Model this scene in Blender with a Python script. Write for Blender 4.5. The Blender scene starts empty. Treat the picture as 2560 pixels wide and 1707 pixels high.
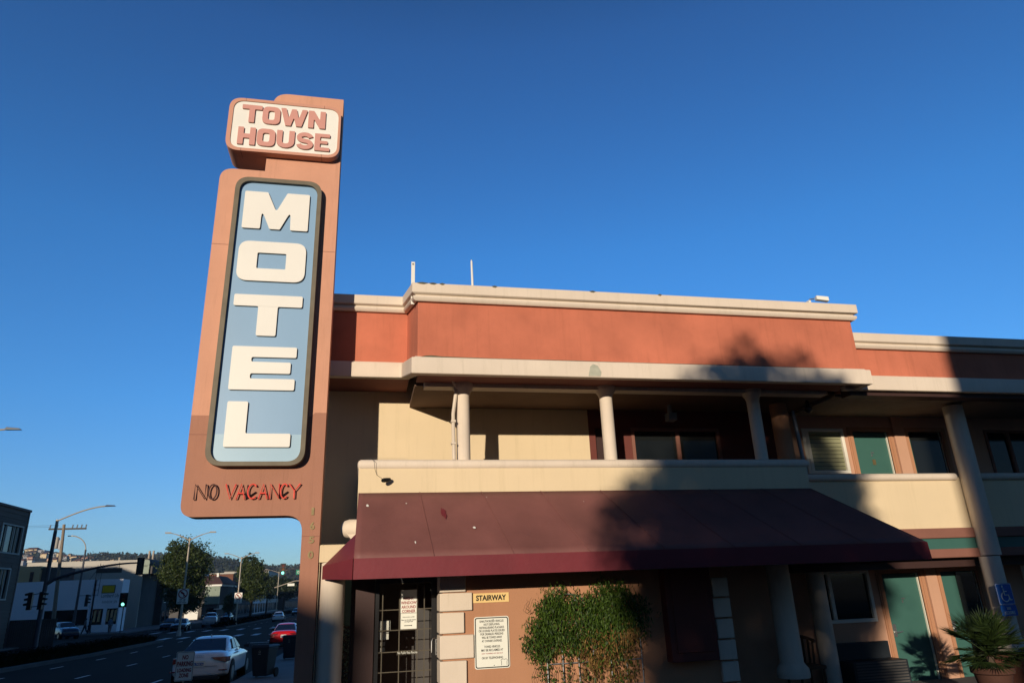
import bpy, bmesh, math, random
from mathutils import Vector, Matrix
from mathutils.geometry import tessellate_polygon
R=math.radians
sc=bpy.context.scene
COL=sc.collection
# ---------------------------------------------------------------- camera, sky, sun, exposure
EYE=1.65
cd=bpy.data.cameras.new('camera'); cam=bpy.data.objects.new('camera',cd); COL.objects.link(cam); sc.camera=cam
cd.sensor_width=36; cd.lens=36*1720/2560; cd.clip_start=.05; cd.clip_end=6000
_y,_p,_r=R(12.35),R(19.85),R(-2.3)
fw=Vector((math.sin(_y)*math.cos(_p),math.cos(_y)*math.cos(_p),math.sin(_p)))
r0=Vector((math.cos(_y),-math.sin(_y),0)); u0=r0.cross(fw)
rt=r0*math.cos(_r)+u0*math.sin(_r); up=-r0*math.sin(_r)+u0*math.cos(_r)
cam.matrix_world=Matrix(((rt.x,up.x,-fw.x,0),(rt.y,up.y,-fw.y,0),(rt.z,up.z,-fw.z,EYE),(0,0,0,1)))
SUN=Vector((-.48,-1,.18)).normalized()
w=bpy.data.worlds.new('World'); sc.world=w; w.use_nodes=True
nt=w.node_tree; bg=nt.nodes['Background']
sky=nt.nodes.new('ShaderNodeTexSky'); sky.sky_type='NISHITA'; sky.sun_disc=False
sky.sun_elevation=math.asin(SUN.z); sky.sun_rotation=math.atan2(SUN.x,SUN.y)
sky.altitude=0; sky.air_density=1.0; sky.dust_density=0.15; sky.ozone_density=4.5
mx=nt.nodes.new('ShaderNodeMix'); mx.data_type='RGBA'; mx.blend_type='MULTIPLY'; mx.inputs[0].default_value=1
# colour balance of the sky by height above the horizon, and a dimmer sky on the sun's side (put in to deepen the shade)
tcw=nt.nodes.new('ShaderNodeTexCoord'); sxw=nt.nodes.new('ShaderNodeSeparateXYZ'); nt.links.new(tcw.outputs['Generated'],sxw.inputs[0])
rz=nt.nodes.new('ShaderNodeValToRGB'); nt.links.new(sxw.outputs[2],rz.inputs[0]); e=rz.color_ramp.elements
e[0].position=0; e[0].color=(.86,1.0,1.15,1); e[1].position=1; e[1].color=(.30,.42,.55,1)
for p_,c_ in ((.10,(.88,1.0,1.16,1)),(.25,(.69,1.10,1.36,1)),(.45,(.60,1.12,1.42,1)),(.68,(.55,.88,1.18,1)),(.82,(.36,.50,.66,1))):
    q_=e.new(p_); q_.color=c_
mr=nt.nodes.new('ShaderNodeMapRange'); mr.inputs[1].default_value=-.55; mr.inputs[2].default_value=.15; mr.inputs[3].default_value=.34; mr.inputs[4].default_value=1; nt.links.new(sxw.outputs[1],mr.inputs[0])
sc2=nt.nodes.new('ShaderNodeVectorMath'); sc2.operation='SCALE'; nt.links.new(rz.outputs[0],sc2.inputs[0]); nt.links.new(mr.outputs[0],sc2.inputs[3])
nt.links.new(sc2.outputs[0],mx.inputs[7])
nt.links.new(sky.outputs[0],mx.inputs[6]); nt.links.new(mx.outputs[2],bg.inputs[0]); bg.inputs[1].default_value=.15
sc.cycles.diffuse_bounces=2
sl=bpy.data.lights.new('sun','SUN'); so=bpy.data.objects.new('sun',sl); COL.objects.link(so)
sl.energy=4.4; sl.angle=R(.55); sl.color=(1,.86,.69)
so.rotation_euler=SUN.to_track_quat('Z','Y').to_euler(); so.location=(-30,-60,30)
sc.view_settings.view_transform='Standard'; sc.view_settings.look='None'; sc.view_settings.exposure=0.0; sc.view_settings.gamma=1

# ---------------------------------------------------------------- materials
def mat(name,col,rough=.8,var=.06,vs=1.5,bump=0,bs=60,metal=0,spec=.3,streak=0,stretch=(1,1,1),col2=None,emit=None,coat=0,thr=(.45,.6),alpha=1,trans=0):
    m=bpy.data.materials.new(name); m.use_nodes=True; t=m.node_tree; b=t.nodes['Principled BSDF']
    b.inputs['Roughness'].default_value=rough; b.inputs['Metallic'].default_value=metal
    b.inputs['Specular IOR Level'].default_value=spec; b.inputs['Coat Weight'].default_value=coat
    if coat: b.inputs['Coat Roughness'].default_value=.05
    if trans: b.inputs['Transmission Weight'].default_value=trans
    if emit: b.inputs['Emission Color'].default_value=(*emit[:3],1); b.inputs['Emission Strength'].default_value=emit[3]
    tc=t.nodes.new('ShaderNodeTexCoord'); mp=t.nodes.new('ShaderNodeMapping'); mp.inputs['Scale'].default_value=stretch
    t.links.new(tc.outputs['Object'],mp.inputs[0])
    n=t.nodes.new('ShaderNodeTexNoise'); n.inputs['Scale'].default_value=vs; n.inputs['Detail'].default_value=6; n.inputs['Roughness'].default_value=.6
    t.links.new(mp.outputs[0],n.inputs[0])
    rp=t.nodes.new('ShaderNodeValToRGB'); e=rp.color_ramp.elements
    c2=col2 or tuple(c*(1+var) for c in col); c1=tuple(c*(1-var) for c in col) if not col2 else col
    e[0].position=thr[0] if col2 else .3; e[1].position=thr[1] if col2 else .7
    e[0].color=(*c1,1); e[1].color=(*c2,1)
    t.links.new(n.outputs[0],rp.inputs[0]); out=rp.outputs[0]
    if streak:
        mp2=t.nodes.new('ShaderNodeMapping'); mp2.inputs['Scale'].default_value=(6,6,.35); t.links.new(tc.outputs['Object'],mp2.inputs[0])
        n2=t.nodes.new('ShaderNodeTexNoise'); n2.inputs['Scale'].default_value=1.6; n2.inputs['Detail'].default_value=8; n2.inputs['Roughness'].default_value=.75
        t.links.new(mp2.outputs[0],n2.inputs[0])
        r2=t.nodes.new('ShaderNodeValToRGB'); r2.color_ramp.elements[0].position=.52; r2.color_ramp.elements[0].color=(1,1,1,1)
        r2.color_ramp.elements[1].position=.75; k=1-streak; r2.color_ramp.elements[1].color=(k,k,k*.97,1)
        t.links.new(n2.outputs[0],r2.inputs[0])
        mm=t.nodes.new('ShaderNodeMix'); mm.data_type='RGBA'; mm.blend_type='MULTIPLY'; mm.inputs[0].default_value=1
        t.links.new(out,mm.inputs[6]); t.links.new(r2.outputs[0],mm.inputs[7]); out=mm.outputs[2]
    t.links.new(out,b.inputs['Base Color'])
    if bump:
        nb=t.nodes.new('ShaderNodeTexNoise'); nb.inputs['Scale'].default_value=bs; nb.inputs['Detail'].default_value=4
        t.links.new(tc.outputs['Object'],nb.inputs[0])
        bp=t.nodes.new('ShaderNodeBump'); bp.inputs['Strength'].default_value=bump; bp.inputs['Distance'].default_value=.02
        t.links.new(nb.outputs[0],bp.inputs['Height']); t.links.new(bp.outputs[0],b.inputs['Normal'])
    return m
def leafmat(name,a,b_,rough=.55,scale=3):
    m=bpy.data.materials.new(name); m.use_nodes=True; t=m.node_tree; b=t.nodes['Principled BSDF']
    b.inputs['Roughness'].default_value=rough; b.inputs['Specular IOR Level'].default_value=.35 if rough<.9 else .0
    g=t.nodes.new('ShaderNodeNewGeometry'); rp=t.nodes.new('ShaderNodeValToRGB')
    rp.color_ramp.elements[0].color=(*a,1); rp.color_ramp.elements[1].color=(*b_,1)
    t.links.new(g.outputs['Random Per Island'],rp.inputs[0]); t.links.new(rp.outputs[0],b.inputs['Base Color'])
    tr=t.nodes.new('ShaderNodeBsdfTranslucent'); mxs=t.nodes.new('ShaderNodeMixShader'); mxs.inputs[0].default_value=.25
    t.links.new(rp.outputs[0],tr.inputs[0]); t.links.new(b.outputs[0],mxs.inputs[1]); t.links.new(tr.outputs[0],mxs.inputs[2])
    t.links.new(mxs.outputs[0],t.nodes['Material Output'].inputs[0])
    return m
M={}
M['cream']=mat('cream_stucco',(.73,.585,.375),.9,.04,.8,.25,90,streak=.10)
M['terra']=mat('terracotta_stucco',(.53,.165,.095),.92,.17,.9,.3,80,streak=.16)
M['trim']=mat('trim_paint',(.70,.595,.475),.8,.05,1.2,.12,50,streak=.14)
M['salmon']=mat('salmon_stucco',(.56,.32,.21),.9,.05,1,.3,90,streak=.08)
M['wall']=mat('lobby_wall_stucco',(.45,.225,.125),.9,.05,1,.25,90,streak=.06)
M['brown']=mat('brown_paint',(.24,.105,.075),.75,.08,2,.1,60)
M['dkbrown']=mat('dark_brown_paint_shade',(.05,.025,.022),.6,.1,2,.05,60)  # joint and roof paint; also stands in for shade on pier and wing beam
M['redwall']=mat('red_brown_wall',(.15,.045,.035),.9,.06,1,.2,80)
M['soffit']=mat('soffit_paint',(.26,.10,.07),.85,.1,2,.1,40)
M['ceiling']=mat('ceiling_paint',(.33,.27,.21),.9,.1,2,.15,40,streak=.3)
M['ceild']=mat('shaded_ceiling_paint',(.17,.105,.07),.9,.1,2,.15,40)  # darker copy of the ceiling paint, shade put into the colour
M['teal']=mat('teal_paint',(.046,.128,.106),.5,.05,1.5,.05,40)
M['frame']=mat('window_frame_white',(.80,.76,.64),.5,.03,3)
M['blind']=mat('blind_beige',(.30,.30,.17),.7,.05,2,coat=.3)
M['pane']=mat('dark_glass',(.012,.014,.014),.06,.2,1,spec=.6)
M['paneSky']=mat('sky_glass',(.03,.05,.06),.05,.2,1,spec=.8,metal=.3)
M['black']=mat('black_metal',(.012,.012,.013),.35,.1,3,metal=.3,spec=.5)
M['grate']=mat('door_grate',(.10,.085,.06),.5,.1,3,metal=.4)
M['steel']=mat('steel',(.55,.55,.53),.3,.05,3,metal=.9)
M['grey']=mat('grey_metal',(.26,.27,.28),.5,.1,3,metal=.5)
M['galv']=mat('lamp_pole',(.42,.36,.28),.5,.08,3,metal=.3)
M['pole']=mat('dark_pole',(.07,.075,.09),.5,.1,3,metal=.3)
M['awn']=mat('awning_cloth',(.185,.070,.060),.62,.20,.9,.22,9,spec=.45,stretch=(1,1,1))
M['val']=mat('awning_valance_cloth',(.165,.022,.03),.62,.14,1.2,.16,11,spec=.35)
M['ink']=mat('black_ink',(.01,.01,.01),.6,0)
M['red']=mat('red_ink',(.30,.015,.015),.6,0)
M['white']=mat('white_paint',(.76,.74,.66),.5,.03,2)
M['whitesign']=mat('white_sign',(.80,.80,.70),.4,.02,4)
M['yellowsign']=mat('yellow_sign',(.80,.56,.23),.6,.03,4)
M['asphalt']=mat('asphalt',(.030,.024,.022),.95,.18,.35,.3,140,spec=.05,stretch=(1,.25,1))
M['walk']=mat('concrete_walk',(.15,.14,.135),.9,.12,.8,.2,80)
M['kerb']=mat('dark_kerb',(.07,.068,.065),.9,.15,.8)
M['ground']=mat('ground_dirt',(.09,.085,.07),.95,.2,.05)
M['mark']=mat('road_paint',(.62,.62,.62),.8,.25,3)
M['rubber']=mat('rubber',(.014,.014,.014),.8,.1,5)
M['bin']=mat('bin_plastic',(.022,.028,.034),.5,.1,5)
M['leaf']=leafmat('vine_leaf',(.012,.035,.005),(.088,.155,.018))
M['dry']=leafmat('vine_dry_leaf',(.12,.06,.02),(.34,.20,.06),.8)
M['tree']=leafmat('tree_leaf',(.018,.040,.008),(.075,.10,.022))
M['treed']=leafmat('tree_leaf_dark',(.012,.026,.010),(.04,.06,.022))
M['palm']=leafmat('palm_leaf',(.008,.020,.005),(.035,.06,.012))
M['bark']=mat('bark',(.07,.05,.035),.95,.2,6,.4,30)
M['redshrub']=leafmat('dry_shrub',(.16,.05,.02),(.35,.13,.05),.8)
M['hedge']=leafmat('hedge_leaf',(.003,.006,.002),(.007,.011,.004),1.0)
# pylon paint: faded pink above, fresher brown coat below a ragged roller line
def pylonmat():
    m=mat('pylon_paint',(.62,.315,.205),.8,.08,1.0,.22,70,streak=.20); t=m.node_tree; b=t.nodes['Principled BSDF']
    src=b.inputs['Base Color'].links[0].from_socket
    tc=t.nodes.new('ShaderNodeTexCoord'); sx=t.nodes.new('ShaderNodeSeparateXYZ'); t.links.new(tc.outputs['Object'],sx.inputs[0])
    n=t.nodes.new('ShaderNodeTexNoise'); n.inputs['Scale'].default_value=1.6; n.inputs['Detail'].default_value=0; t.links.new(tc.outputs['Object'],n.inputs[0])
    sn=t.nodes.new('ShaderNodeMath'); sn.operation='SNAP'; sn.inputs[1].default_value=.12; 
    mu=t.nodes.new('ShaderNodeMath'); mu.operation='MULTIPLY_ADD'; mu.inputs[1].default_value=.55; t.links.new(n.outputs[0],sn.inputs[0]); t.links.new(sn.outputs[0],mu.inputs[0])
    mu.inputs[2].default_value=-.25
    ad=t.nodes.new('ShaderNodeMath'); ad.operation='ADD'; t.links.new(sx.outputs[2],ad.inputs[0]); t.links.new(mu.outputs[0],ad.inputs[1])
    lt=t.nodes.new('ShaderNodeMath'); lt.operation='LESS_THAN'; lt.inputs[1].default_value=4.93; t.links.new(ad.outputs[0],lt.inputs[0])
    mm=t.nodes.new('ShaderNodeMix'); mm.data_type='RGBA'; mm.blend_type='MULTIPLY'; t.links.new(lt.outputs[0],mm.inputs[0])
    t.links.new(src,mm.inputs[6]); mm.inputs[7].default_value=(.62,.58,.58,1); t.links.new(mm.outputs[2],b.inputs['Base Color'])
    return m
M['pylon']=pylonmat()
M['blue']=mat('blue_acrylic',(.235,.385,.55),.35,.05,.8,spec=.4,stretch=(1,1,.4))
M['blue2']=mat('pale_blue_acrylic',(.33,.49,.60),.35,.05,.8,spec=.4)
M['letter']=mat('ivory_letter',(.79,.765,.69),.4,.02,2)
M['edge']=mat('sign_edge',(.04,.05,.05),.5,.05,2)
M['pinkletter']=mat('pink_letter',(.60,.29,.235),.5,.03,3)
M['olive']=mat('olive_frame',(.155,.13,.09),.6,.15,4,metal=.1)
M['pinkbox']=mat('pink_box',(.58,.29,.20),.7,.04,1,.1,60,streak=.08)
M['acryl']=mat('white_acrylic',(.80,.78,.70),.35,.03,1.5)
M['brass']=mat('weathered_brass',(.20,.155,.075),.45,.2,12,metal=.5)
M['neonR']=mat('neon_red_glass',(.85,.10,.07),.25,.2,20,spec=.6,coat=.5)
M['neonD']=mat('neon_dark_glass',(.10,.05,.04),.25,.3,20,spec=.6,coat=.5)
M['ada']=mat('blue_sign',(.012,.10,.40),.4,.05,3)
M['carW']=mat('car_white',(.78,.79,.80),.25,.02,1,coat=1)
M['carR']=mat('car_red',(.62,.010,.012),.25,.02,1,coat=1)
M['carD']=mat('car_dark',(.015,.017,.02),.25,.02,1,coat=1)
M['carB']=mat('car_blue',(.02,.04,.07),.25,.02,1,coat=1)
M['carS']=mat('car_silver',(.32,.33,.35),.25,.02,1,coat=1)
M['glassC']=mat('car_glass',(.006,.008,.013),.06,.05,1,spec=.35)
M['tail']=mat('tail_lamp',(.20,.008,.008),.2,.05,5,coat=1)
M['lens']=mat('head_lamp',(.6,.6,.6),.15,.05,5,coat=1)
M['stone']=mat('planter_red',(.22,.085,.055),.9,.15,4,.3,40)
M['pot']=mat('terracotta_pot',(.07,.03,.02),.85,.15,4,.3,40)
M['greyw']=mat('grey_stucco',(.46,.43,.37),.9,.06,.15,streak=.15)
M['pale']=mat('pale_stucco',(.78,.78,.80),.9,.05,.2,.1,20)
M['shingle']=mat('brown_shingle',(.13,.105,.085),.9,.15,2,.3,20,stretch=(.3,.3,9))
M['dkwall']=mat('dark_wall',(.09,.085,.08),.9,.15,.5)
M['tan']=mat('tan_wall',(.55,.38,.20),.9,.1,.5)
M['green']=mat('green_corrugated',(.28,.33,.26),.7,.05,1)
M['roofbr']=mat('brown_roof',(.16,.07,.045),.95,.15,3,.3,10)
M['skin']=mat('skin',(.4,.25,.18),.6,0); M['jeans']=mat('dark_cloth',(.02,.022,.03),.9,.1,9); M['cloth']=mat('grey_cloth',(.14,.11,.11),.9,.1,9); M['palecloth']=mat('pale_blue_cloth',(.12,.17,.24),.9,.1,9)
M['polewood']=mat('pole_wood',(.24,.19,.14),.9,.2,3,.3,30,stretch=(1,1,.2))
M['patchg']=mat('patch_putty',(.42,.42,.33),.9,.12,9)
M['mossd']=mat('dark_moss',(.10,.095,.06),.95,.3,20)
M['wicker']=mat('wicker',(.10,.055,.03),.8,.2,40,.4,90)

# ---------------------------------------------------------------- mesh builder
class MB:
    def __init__(s): s.v=[]; s.f=[]
    def add(s,vs,fs):
        o=len(s.v); s.v+= [tuple(p) for p in vs]; s.f+= [tuple(i+o for i in f) for f in fs]; return s
    def box(s,x0,x1,y0,y1,z0,z1):
        return s.add([(x,y,z) for z in (z0,z1) for y in (y0,y1) for x in (x0,x1)],[(0,2,3,1),(4,5,7,6),(0,1,5,4),(2,6,7,3),(0,4,6,2),(1,3,7,5)])
    def hexa(s,b,t):  # bottom 4, top 4 points (ccw)
        return s.add(list(b)+list(t),[(3,2,1,0),(4,5,6,7),(0,1,5,4),(1,2,6,5),(2,3,7,6),(3,0,4,7)])
    def prism(s,poly,a,b,holes=(),axis='y'):
        # poly in (x,z) extruded along y a..b ; axis 'z': poly (x,y) along z ; axis 'x': poly (y,z) along x
        def P(p,d): return (p[0],d,p[1]) if axis=='y' else ((p[0],p[1],d) if axis=='z' else (d,p[0],p[1]))
        loops=[list(poly)]+[list(h) for h in holes]
        flat=[p for l in loops for p in l]; n=len(flat)
        if holes or len(poly)>4:
            tris=tessellate_polygon([[Vector((p[0],p[1],0)) for p in l] for l in loops])
        else: tris=[tuple(range(len(poly)))]
        vs=[P(p,a) for p in flat]+[P(p,b) for p in flat]; fs=[tuple(t) for t in tris]+[tuple(i+n for i in reversed(t)) for t in tris]
        o=0
        for l in loops:
            m=len(l)
            for i in range(m):
                j=(i+1)%m; fs.append((o+i,o+j,o+j+n,o+i+n))
            o+=m
        return s.add(vs,fs)
    def tube(s,pts,r,n=10,caps=True):
        pts=[Vector(p) for p in pts]; rs=r if isinstance(r,(list,tuple)) else [r]*len(pts)
        t0=(pts[1]-pts[0]).normalized(); a=Vector((0,0,1)) if abs(t0.z)<.9 else Vector((1,0,0)); u=t0.cross(a).normalized()
        vs=[];fs=[]
        for i,p in enumerate(pts):
            t=(pts[min(i+1,len(pts)-1)]-pts[max(i-1,0)]).normalized()
            u=(u-t*u.dot(t)).normalized(); v=t.cross(u)
            vs+=[p+(u*math.cos(2*math.pi*k/n)+v*math.sin(2*math.pi*k/n))*rs[i] for k in range(n)]
        for i in range(len(pts)-1):
            for k in range(n):
                fs.append((i*n+k,i*n+(k+1)%n,(i+1)*n+(k+1)%n,(i+1)*n+k))
        if caps: fs.append(tuple(range(n))[::-1]); fs.append(tuple((len(pts)-1)*n+k for k in range(n)))
        return s.add(vs,fs)
    def lathe(s,prof,cx,cy,n=24):
        m=len(prof); vs=[(cx+r*math.cos(2*math.pi*k/n),cy+r*math.sin(2*math.pi*k/n),z) for r,z in prof for k in range(n)]
        fs=[(i*n+k,i*n+(k+1)%n,(i+1)*n+(k+1)%n,(i+1)*n+k) for i in range(m-1) for k in range(n)]
        fs+= [tuple(range(n))[::-1],tuple((m-1)*n+k for k in range(n))]
        return s.add(vs,fs)
    def loft(s,prof,path,closed=True):
        # prof: (out,z) ; path: (x,y,dz); outward normal of travel direction (dx,dy) is (dy,-dx)
        n=len(prof); N=[]
        for i in range(len(path)):
            ns=[]
            for a,b in ((i-1,i),(i,i+1)):
                if a<0 or b>=len(path): continue
                d=Vector((path[b][0]-path[a][0],path[b][1]-path[a][1])).normalized(); ns.append(Vector((d.y,-d.x)))
            if len(ns)==1: N.append(ns[0])
            else:
                m=(ns[0]+ns[1]).normalized(); N.append(m/max(.3,m.dot(ns[0])))
        vs=[(p[0]+N[i].x*o,p[1]+N[i].y*o,z+p[2]) for i,p in enumerate(path) for o,z in prof]
        fs=[(i*n+k,i*n+(k+1)%n,(i+1)*n+(k+1)%n,(i+1)*n+k) for i in range(len(path)-1) for k in range(n)]
        t=tessellate_polygon([[Vector((o,z,0)) for o,z in prof]])
        fs+=[tuple(a) for a in t]+[tuple(i+(len(path)-1)*n for i in reversed(a)) for a in t]
        return s.add(vs,fs)
    def leaf(s,c,L,W,rng,down=0):
        d=Vector((rng.gauss(0,1),rng.gauss(0,1),rng.gauss(0,1)-down)).normalized()
        a=Vector((rng.gauss(0,1),rng.gauss(0,1),rng.gauss(0,1))).normalized(); w_=d.cross(a)
        if w_.length<.01: return s
        w_.normalize(); c=Vector(c)
        return s.add([c-d*L*.5,c+w_*W*.5,c+d*L*.5,c-w_*W*.5],[(0,1,2,3)])
OFF={}
def build(mb,name,m,parent=None,label=None,bevel=0,smooth=True,fast=False,**tagk):
    off=OFF.get(parent.name,Vector()) if parent else Vector()
    me=bpy.data.meshes.new(name); me.from_pydata([(v[0]-off[0],v[1]-off[1],v[2]-off[2]) for v in mb.v],[],mb.f)
    if not fast:
        bm=bmesh.new(); bm.from_mesh(me); bmesh.ops.recalc_face_normals(bm,faces=bm.faces)
        if smooth:
            for f in bm.faces: f.smooth=True
            for e in bm.edges:
                if len(e.link_faces)==2 and e.calc_face_angle(0)>.6: e.smooth=False
        bm.to_mesh(me); bm.free()
    me.materials.append(M[m] if isinstance(m,str) else m)
    o=bpy.data.objects.new(name,me); COL.objects.link(o)
    if parent: o.parent=parent; OFF[o.name]=off
    if label: o['label']=label
    if bevel:
        b=o.modifiers.new('bevel','BEVEL'); b.width=bevel; b.segments=2; b.limit_method='ANGLE'; b.angle_limit=R(40)
    for k,v in tagk.items(): o[k]=v
    return o
def thing(name,label,cat,loc=(0,0,0),group=None):
    o=bpy.data.objects.new(name,None); COL.objects.link(o); o.location=loc; o.empty_display_size=.2
    o['label']=label; o['category']=cat
    if group: o['group']=group
    OFF[o.name]=Vector(loc); return o
def copytree(o,label=None,parent=None,loc=None,rz=None):
    c=o.copy(); COL.objects.link(c)
    if parent: c.parent=parent
    if label: c['label']=label
    if loc is not None: c.location=loc
    if rz is not None: c.rotation_euler=(0,0,rz)
    for ch in list(o.children): copytree(ch,None,c)
    return c
def bx(x0,x1,y0,y1,z0,z1): return MB().box(x0,x1,y0,y1,z0,z1)
def rs(pts,Y0,Y): k=Y/Y0; return [(x*k,EYE+(z-EYE)*k) for x,z in pts]
def rnd(poly,r,n=5):
    out=[]; m=len(poly)
    for i in range(m):
        p=Vector(poly[i]); a=Vector(poly[i-1])-p; b=Vector(poly[(i+1)%m])-p
        rr=r[i] if isinstance(r,(list,tuple)) else r
        rr=min(rr,a.length*.49,b.length*.49)
        if rr<1e-4: out.append(tuple(p)); continue
        an=a.normalized(); bn=b.normalized(); ang=an.angle(bn)
        d=min(rr/math.tan(ang/2),a.length*.49,b.length*.49)
        s=p+an*d; e=p+bn*d
        for k in range(n+1):
            t=k/n; q=s*(1-t)**2+p*2*t*(1-t)+e*t*t; out.append((q.x,q.y))
    return out
def rect(x0,x1,z0,z1): return [(x0,z0),(x1,z0),(x1,z1),(x0,z1)]
def ribbon(pts,wd):
    pts=[Vector(p) for p in pts]; L=[];Rr=[]
    for i,p in enumerate(pts):
        t=(pts[min(i+1,len(pts)-1)]-pts[max(i-1,0)]).normalized(); n=Vector((-t.y,t.x)); L.append(tuple(p+n*wd/2)); Rr.append(tuple(p-n*wd/2))
    return L+Rr[::-1]
def text(s,name,box,Y,m,parent,bold=0,depth=.002,axis='y',label=None,just=True,lines=1.0):
    cu=bpy.data.curves.new(name,'FONT'); cu.body=s; cu.offset=bold; cu.extrude=.5; cu.align_x='CENTER'; cu.space_line=lines; cu.resolution_u=3
    to=bpy.data.objects.new('tmp',cu); COL.objects.link(to); bpy.context.view_layer.update()
    me=bpy.data.meshes.new_from_object(to.evaluated_get(bpy.context.evaluated_depsgraph_get())); bpy.data.objects.remove(to)
    vs=[v.co for v in me.vertices]; x0=min(v.x for v in vs);x1=max(v.x for v in vs);y0=min(v.y for v in vs);y1=max(v.y for v in vs)
    off=OFF.get(parent.name,Vector())
    sx=(box[1]-box[0])/(x1-x0); sz=(box[3]-box[2])/(y1-y0)
    for v in me.vertices:
        x=box[0]+(v.co.x-x0)*sx; z=box[2]+(v.co.y-y0)*sz; d=v.co.z*depth*2
        v.co=(x-off.x,Y-d-off.y,z-off.z)
    me.materials.clear(); me.materials.append(M[m]); me.name=name
    o=bpy.data.objects.new(name,me); COL.objects.link(o); o.parent=parent; OFF[o.name]=off
    if label: o['label']=label
    return o
def struct(mb,name,m,kind='structure',**k):
    o=build(mb,name,m,**k); o['kind']=kind; return o

# ---------------------------------------------------------------- ground, road
GP=[(-200,2.0),(-10,.12),(0,0),(11,-.42),(26,-.86),(52,-1.25),(125,-1.6),(300,-2.2),(3000,-2.2)]
def g(y):
    if y<=GP[0][0]: return GP[0][1]
    for (a,za),(b,zb) in zip(GP,GP[1:]):
        if y<=b: return za+(zb-za)*(y-a)/(b-a)
    return GP[-1][1]
YS=[-200,-60,-10,0,11,26,38,52,70,90,125,200,300,900,2500]
def sheet(x0,x1,dz,ya=-200,yb=2500,th=0):
    m=MB(); ys=sorted([ya,yb]+[y for y in YS if ya<y<yb])
    for a,b in zip(ys,ys[1:]):
        if th: m.hexa([(x0,a,g(a)+dz-th),(x1,a,g(a)+dz-th),(x1,b,g(b)+dz-th),(x0,b,g(b)+dz-th)],[(x0,a,g(a)+dz),(x1,a,g(a)+dz),(x1,b,g(b)+dz),(x0,b,g(b)+dz)])
        else: m.add([(x0,a,g(a)+dz),(x1,a,g(a)+dz),(x1,b,g(b)+dz),(x0,b,g(b)+dz)],[(0,1,2,3)])
    return m
struct(sheet(-1500,1500,-.02),'ground','ground')
struct(sheet(-27.6,-3.9,.0,-200,900),'road','asphalt')
cs=MB(); cs.add([(-120,70,g(70)+.003),(-27.6,70,g(70)+.003),(-27.6,96,g(96)+.003),(-120,96,g(96)+.003)],[(0,1,2,3)]); struct(cs,'cross_street','asphalt')
pl=sheet(-1.4,22,.004,-40,11.2); struct(pl,'parking_lot','asphalt')
struct(sheet(-3.9,-1.4,.13,-40,300,th=.3),'pavement','walk')
pw=sheet(-30.4,-27.6,.13,-60,70,th=.3); pw2=sheet(-33.4,-27.6,.13,97,300,th=.3); pw.add(pw2.v,pw2.f); struct(pw,'far_pavement','walk')
mk=MB()
def flat(mb,x0,x1,y0,y1,dz=.008,sk=0): mb.add([(x0,y0,g(y0)+dz),(x1,y0,g(y0)+dz),(x1+sk,y1,g(y1)+dz),(x0+sk,y1,g(y1)+dz)],[(0,1,2,3)])
for X,y0 in ((-14.6,2.5),(-10.9,.2),(-7.0,2.0)):
    y=y0
    while y<400:
        if not (68<y<97): flat(mk,X-.06,X+.06,y,y+1.6)
        y+=6.5 if X>-12 else 6.3
flat(mk,-8.2,-3.9,58.3,58.65)
flat(mk,-6.3,-4.2,49.6,49.85)
for y in (100,101): flat(mk,-26,-17.5,y,y+.3) if y==100 else None
struct(mk,'lane_markings','mark')
cw=MB()
for k in range(12):
    flat(cw,-23.4+1.85*k,-22.85+1.85*k,90.5,94.5); flat(cw,-21.2+1.6*k,-20.6+1.6*k,72.5,76)
struct(cw,'crosswalk','mark')
# medians with low planting
for (xa,xb,ya,yb) in ((-19.6,-16.3,8,68),(-18.9,-16.6,99,300)):
    m=sheet(xa,xb,.17,ya,yb,th=.3); 
    o=build(m,'median','kerb'); o['kind']='structure'
rng=random.Random(5)
def hedge(x0,x1,ya,yb,h,label,n,ls=.22):
    m=MB()
    for i in range(n):
        y=ya+(yb-ya)*rng.random(); x=x0+(x1-x0)*rng.random(); zz=g(y)+.17+h*(rng.random()**.6)*(.75+.25*math.sin(y*1.3))
        m.leaf((x,y,zz),ls,ls*.6,rng)
    core=MB(); ys=[ya+.3+k*(yb-ya-.6)/8 for k in range(9)]
    for a,b in zip(ys,ys[1:]): core.hexa([(x0+.2,a,g(a)+.1),(x1-.2,a,g(a)+.1),(x1-.2,b,g(b)+.1),(x0+.2,b,g(b)+.1)],[(x0+.4,a,g(a)+h*.8),(x1-.4,a,g(a)+h*.8),(x1-.4,b,g(b)+h*.8),(x0+.4,b,g(b)+h*.8)])
    m.add(core.v,core.f)
    o=build(m,'ground_cover','hedge',fast=True); o['kind']='stuff'; o['label']=label; o['category']='hedge'
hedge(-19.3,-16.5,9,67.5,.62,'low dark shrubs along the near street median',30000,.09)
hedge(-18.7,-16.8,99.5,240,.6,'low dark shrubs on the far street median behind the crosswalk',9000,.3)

# ---------------------------------------------------------------- motel
mot=thing('motel_building','two storey motel with terracotta parapet, cream balcony walls and teal doors','motel',(4,12.5,g(12)))
def part(mb,name,m,**k): return build(mb,name,m,mot,**k)
YR=13.4
PATH=[(-.95,16,.36),(-.95,12.4,.36),(.68,12.4,.36),(.774,10.95,0),(9.21,10.95,0),(9.21,14,0)]
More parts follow.
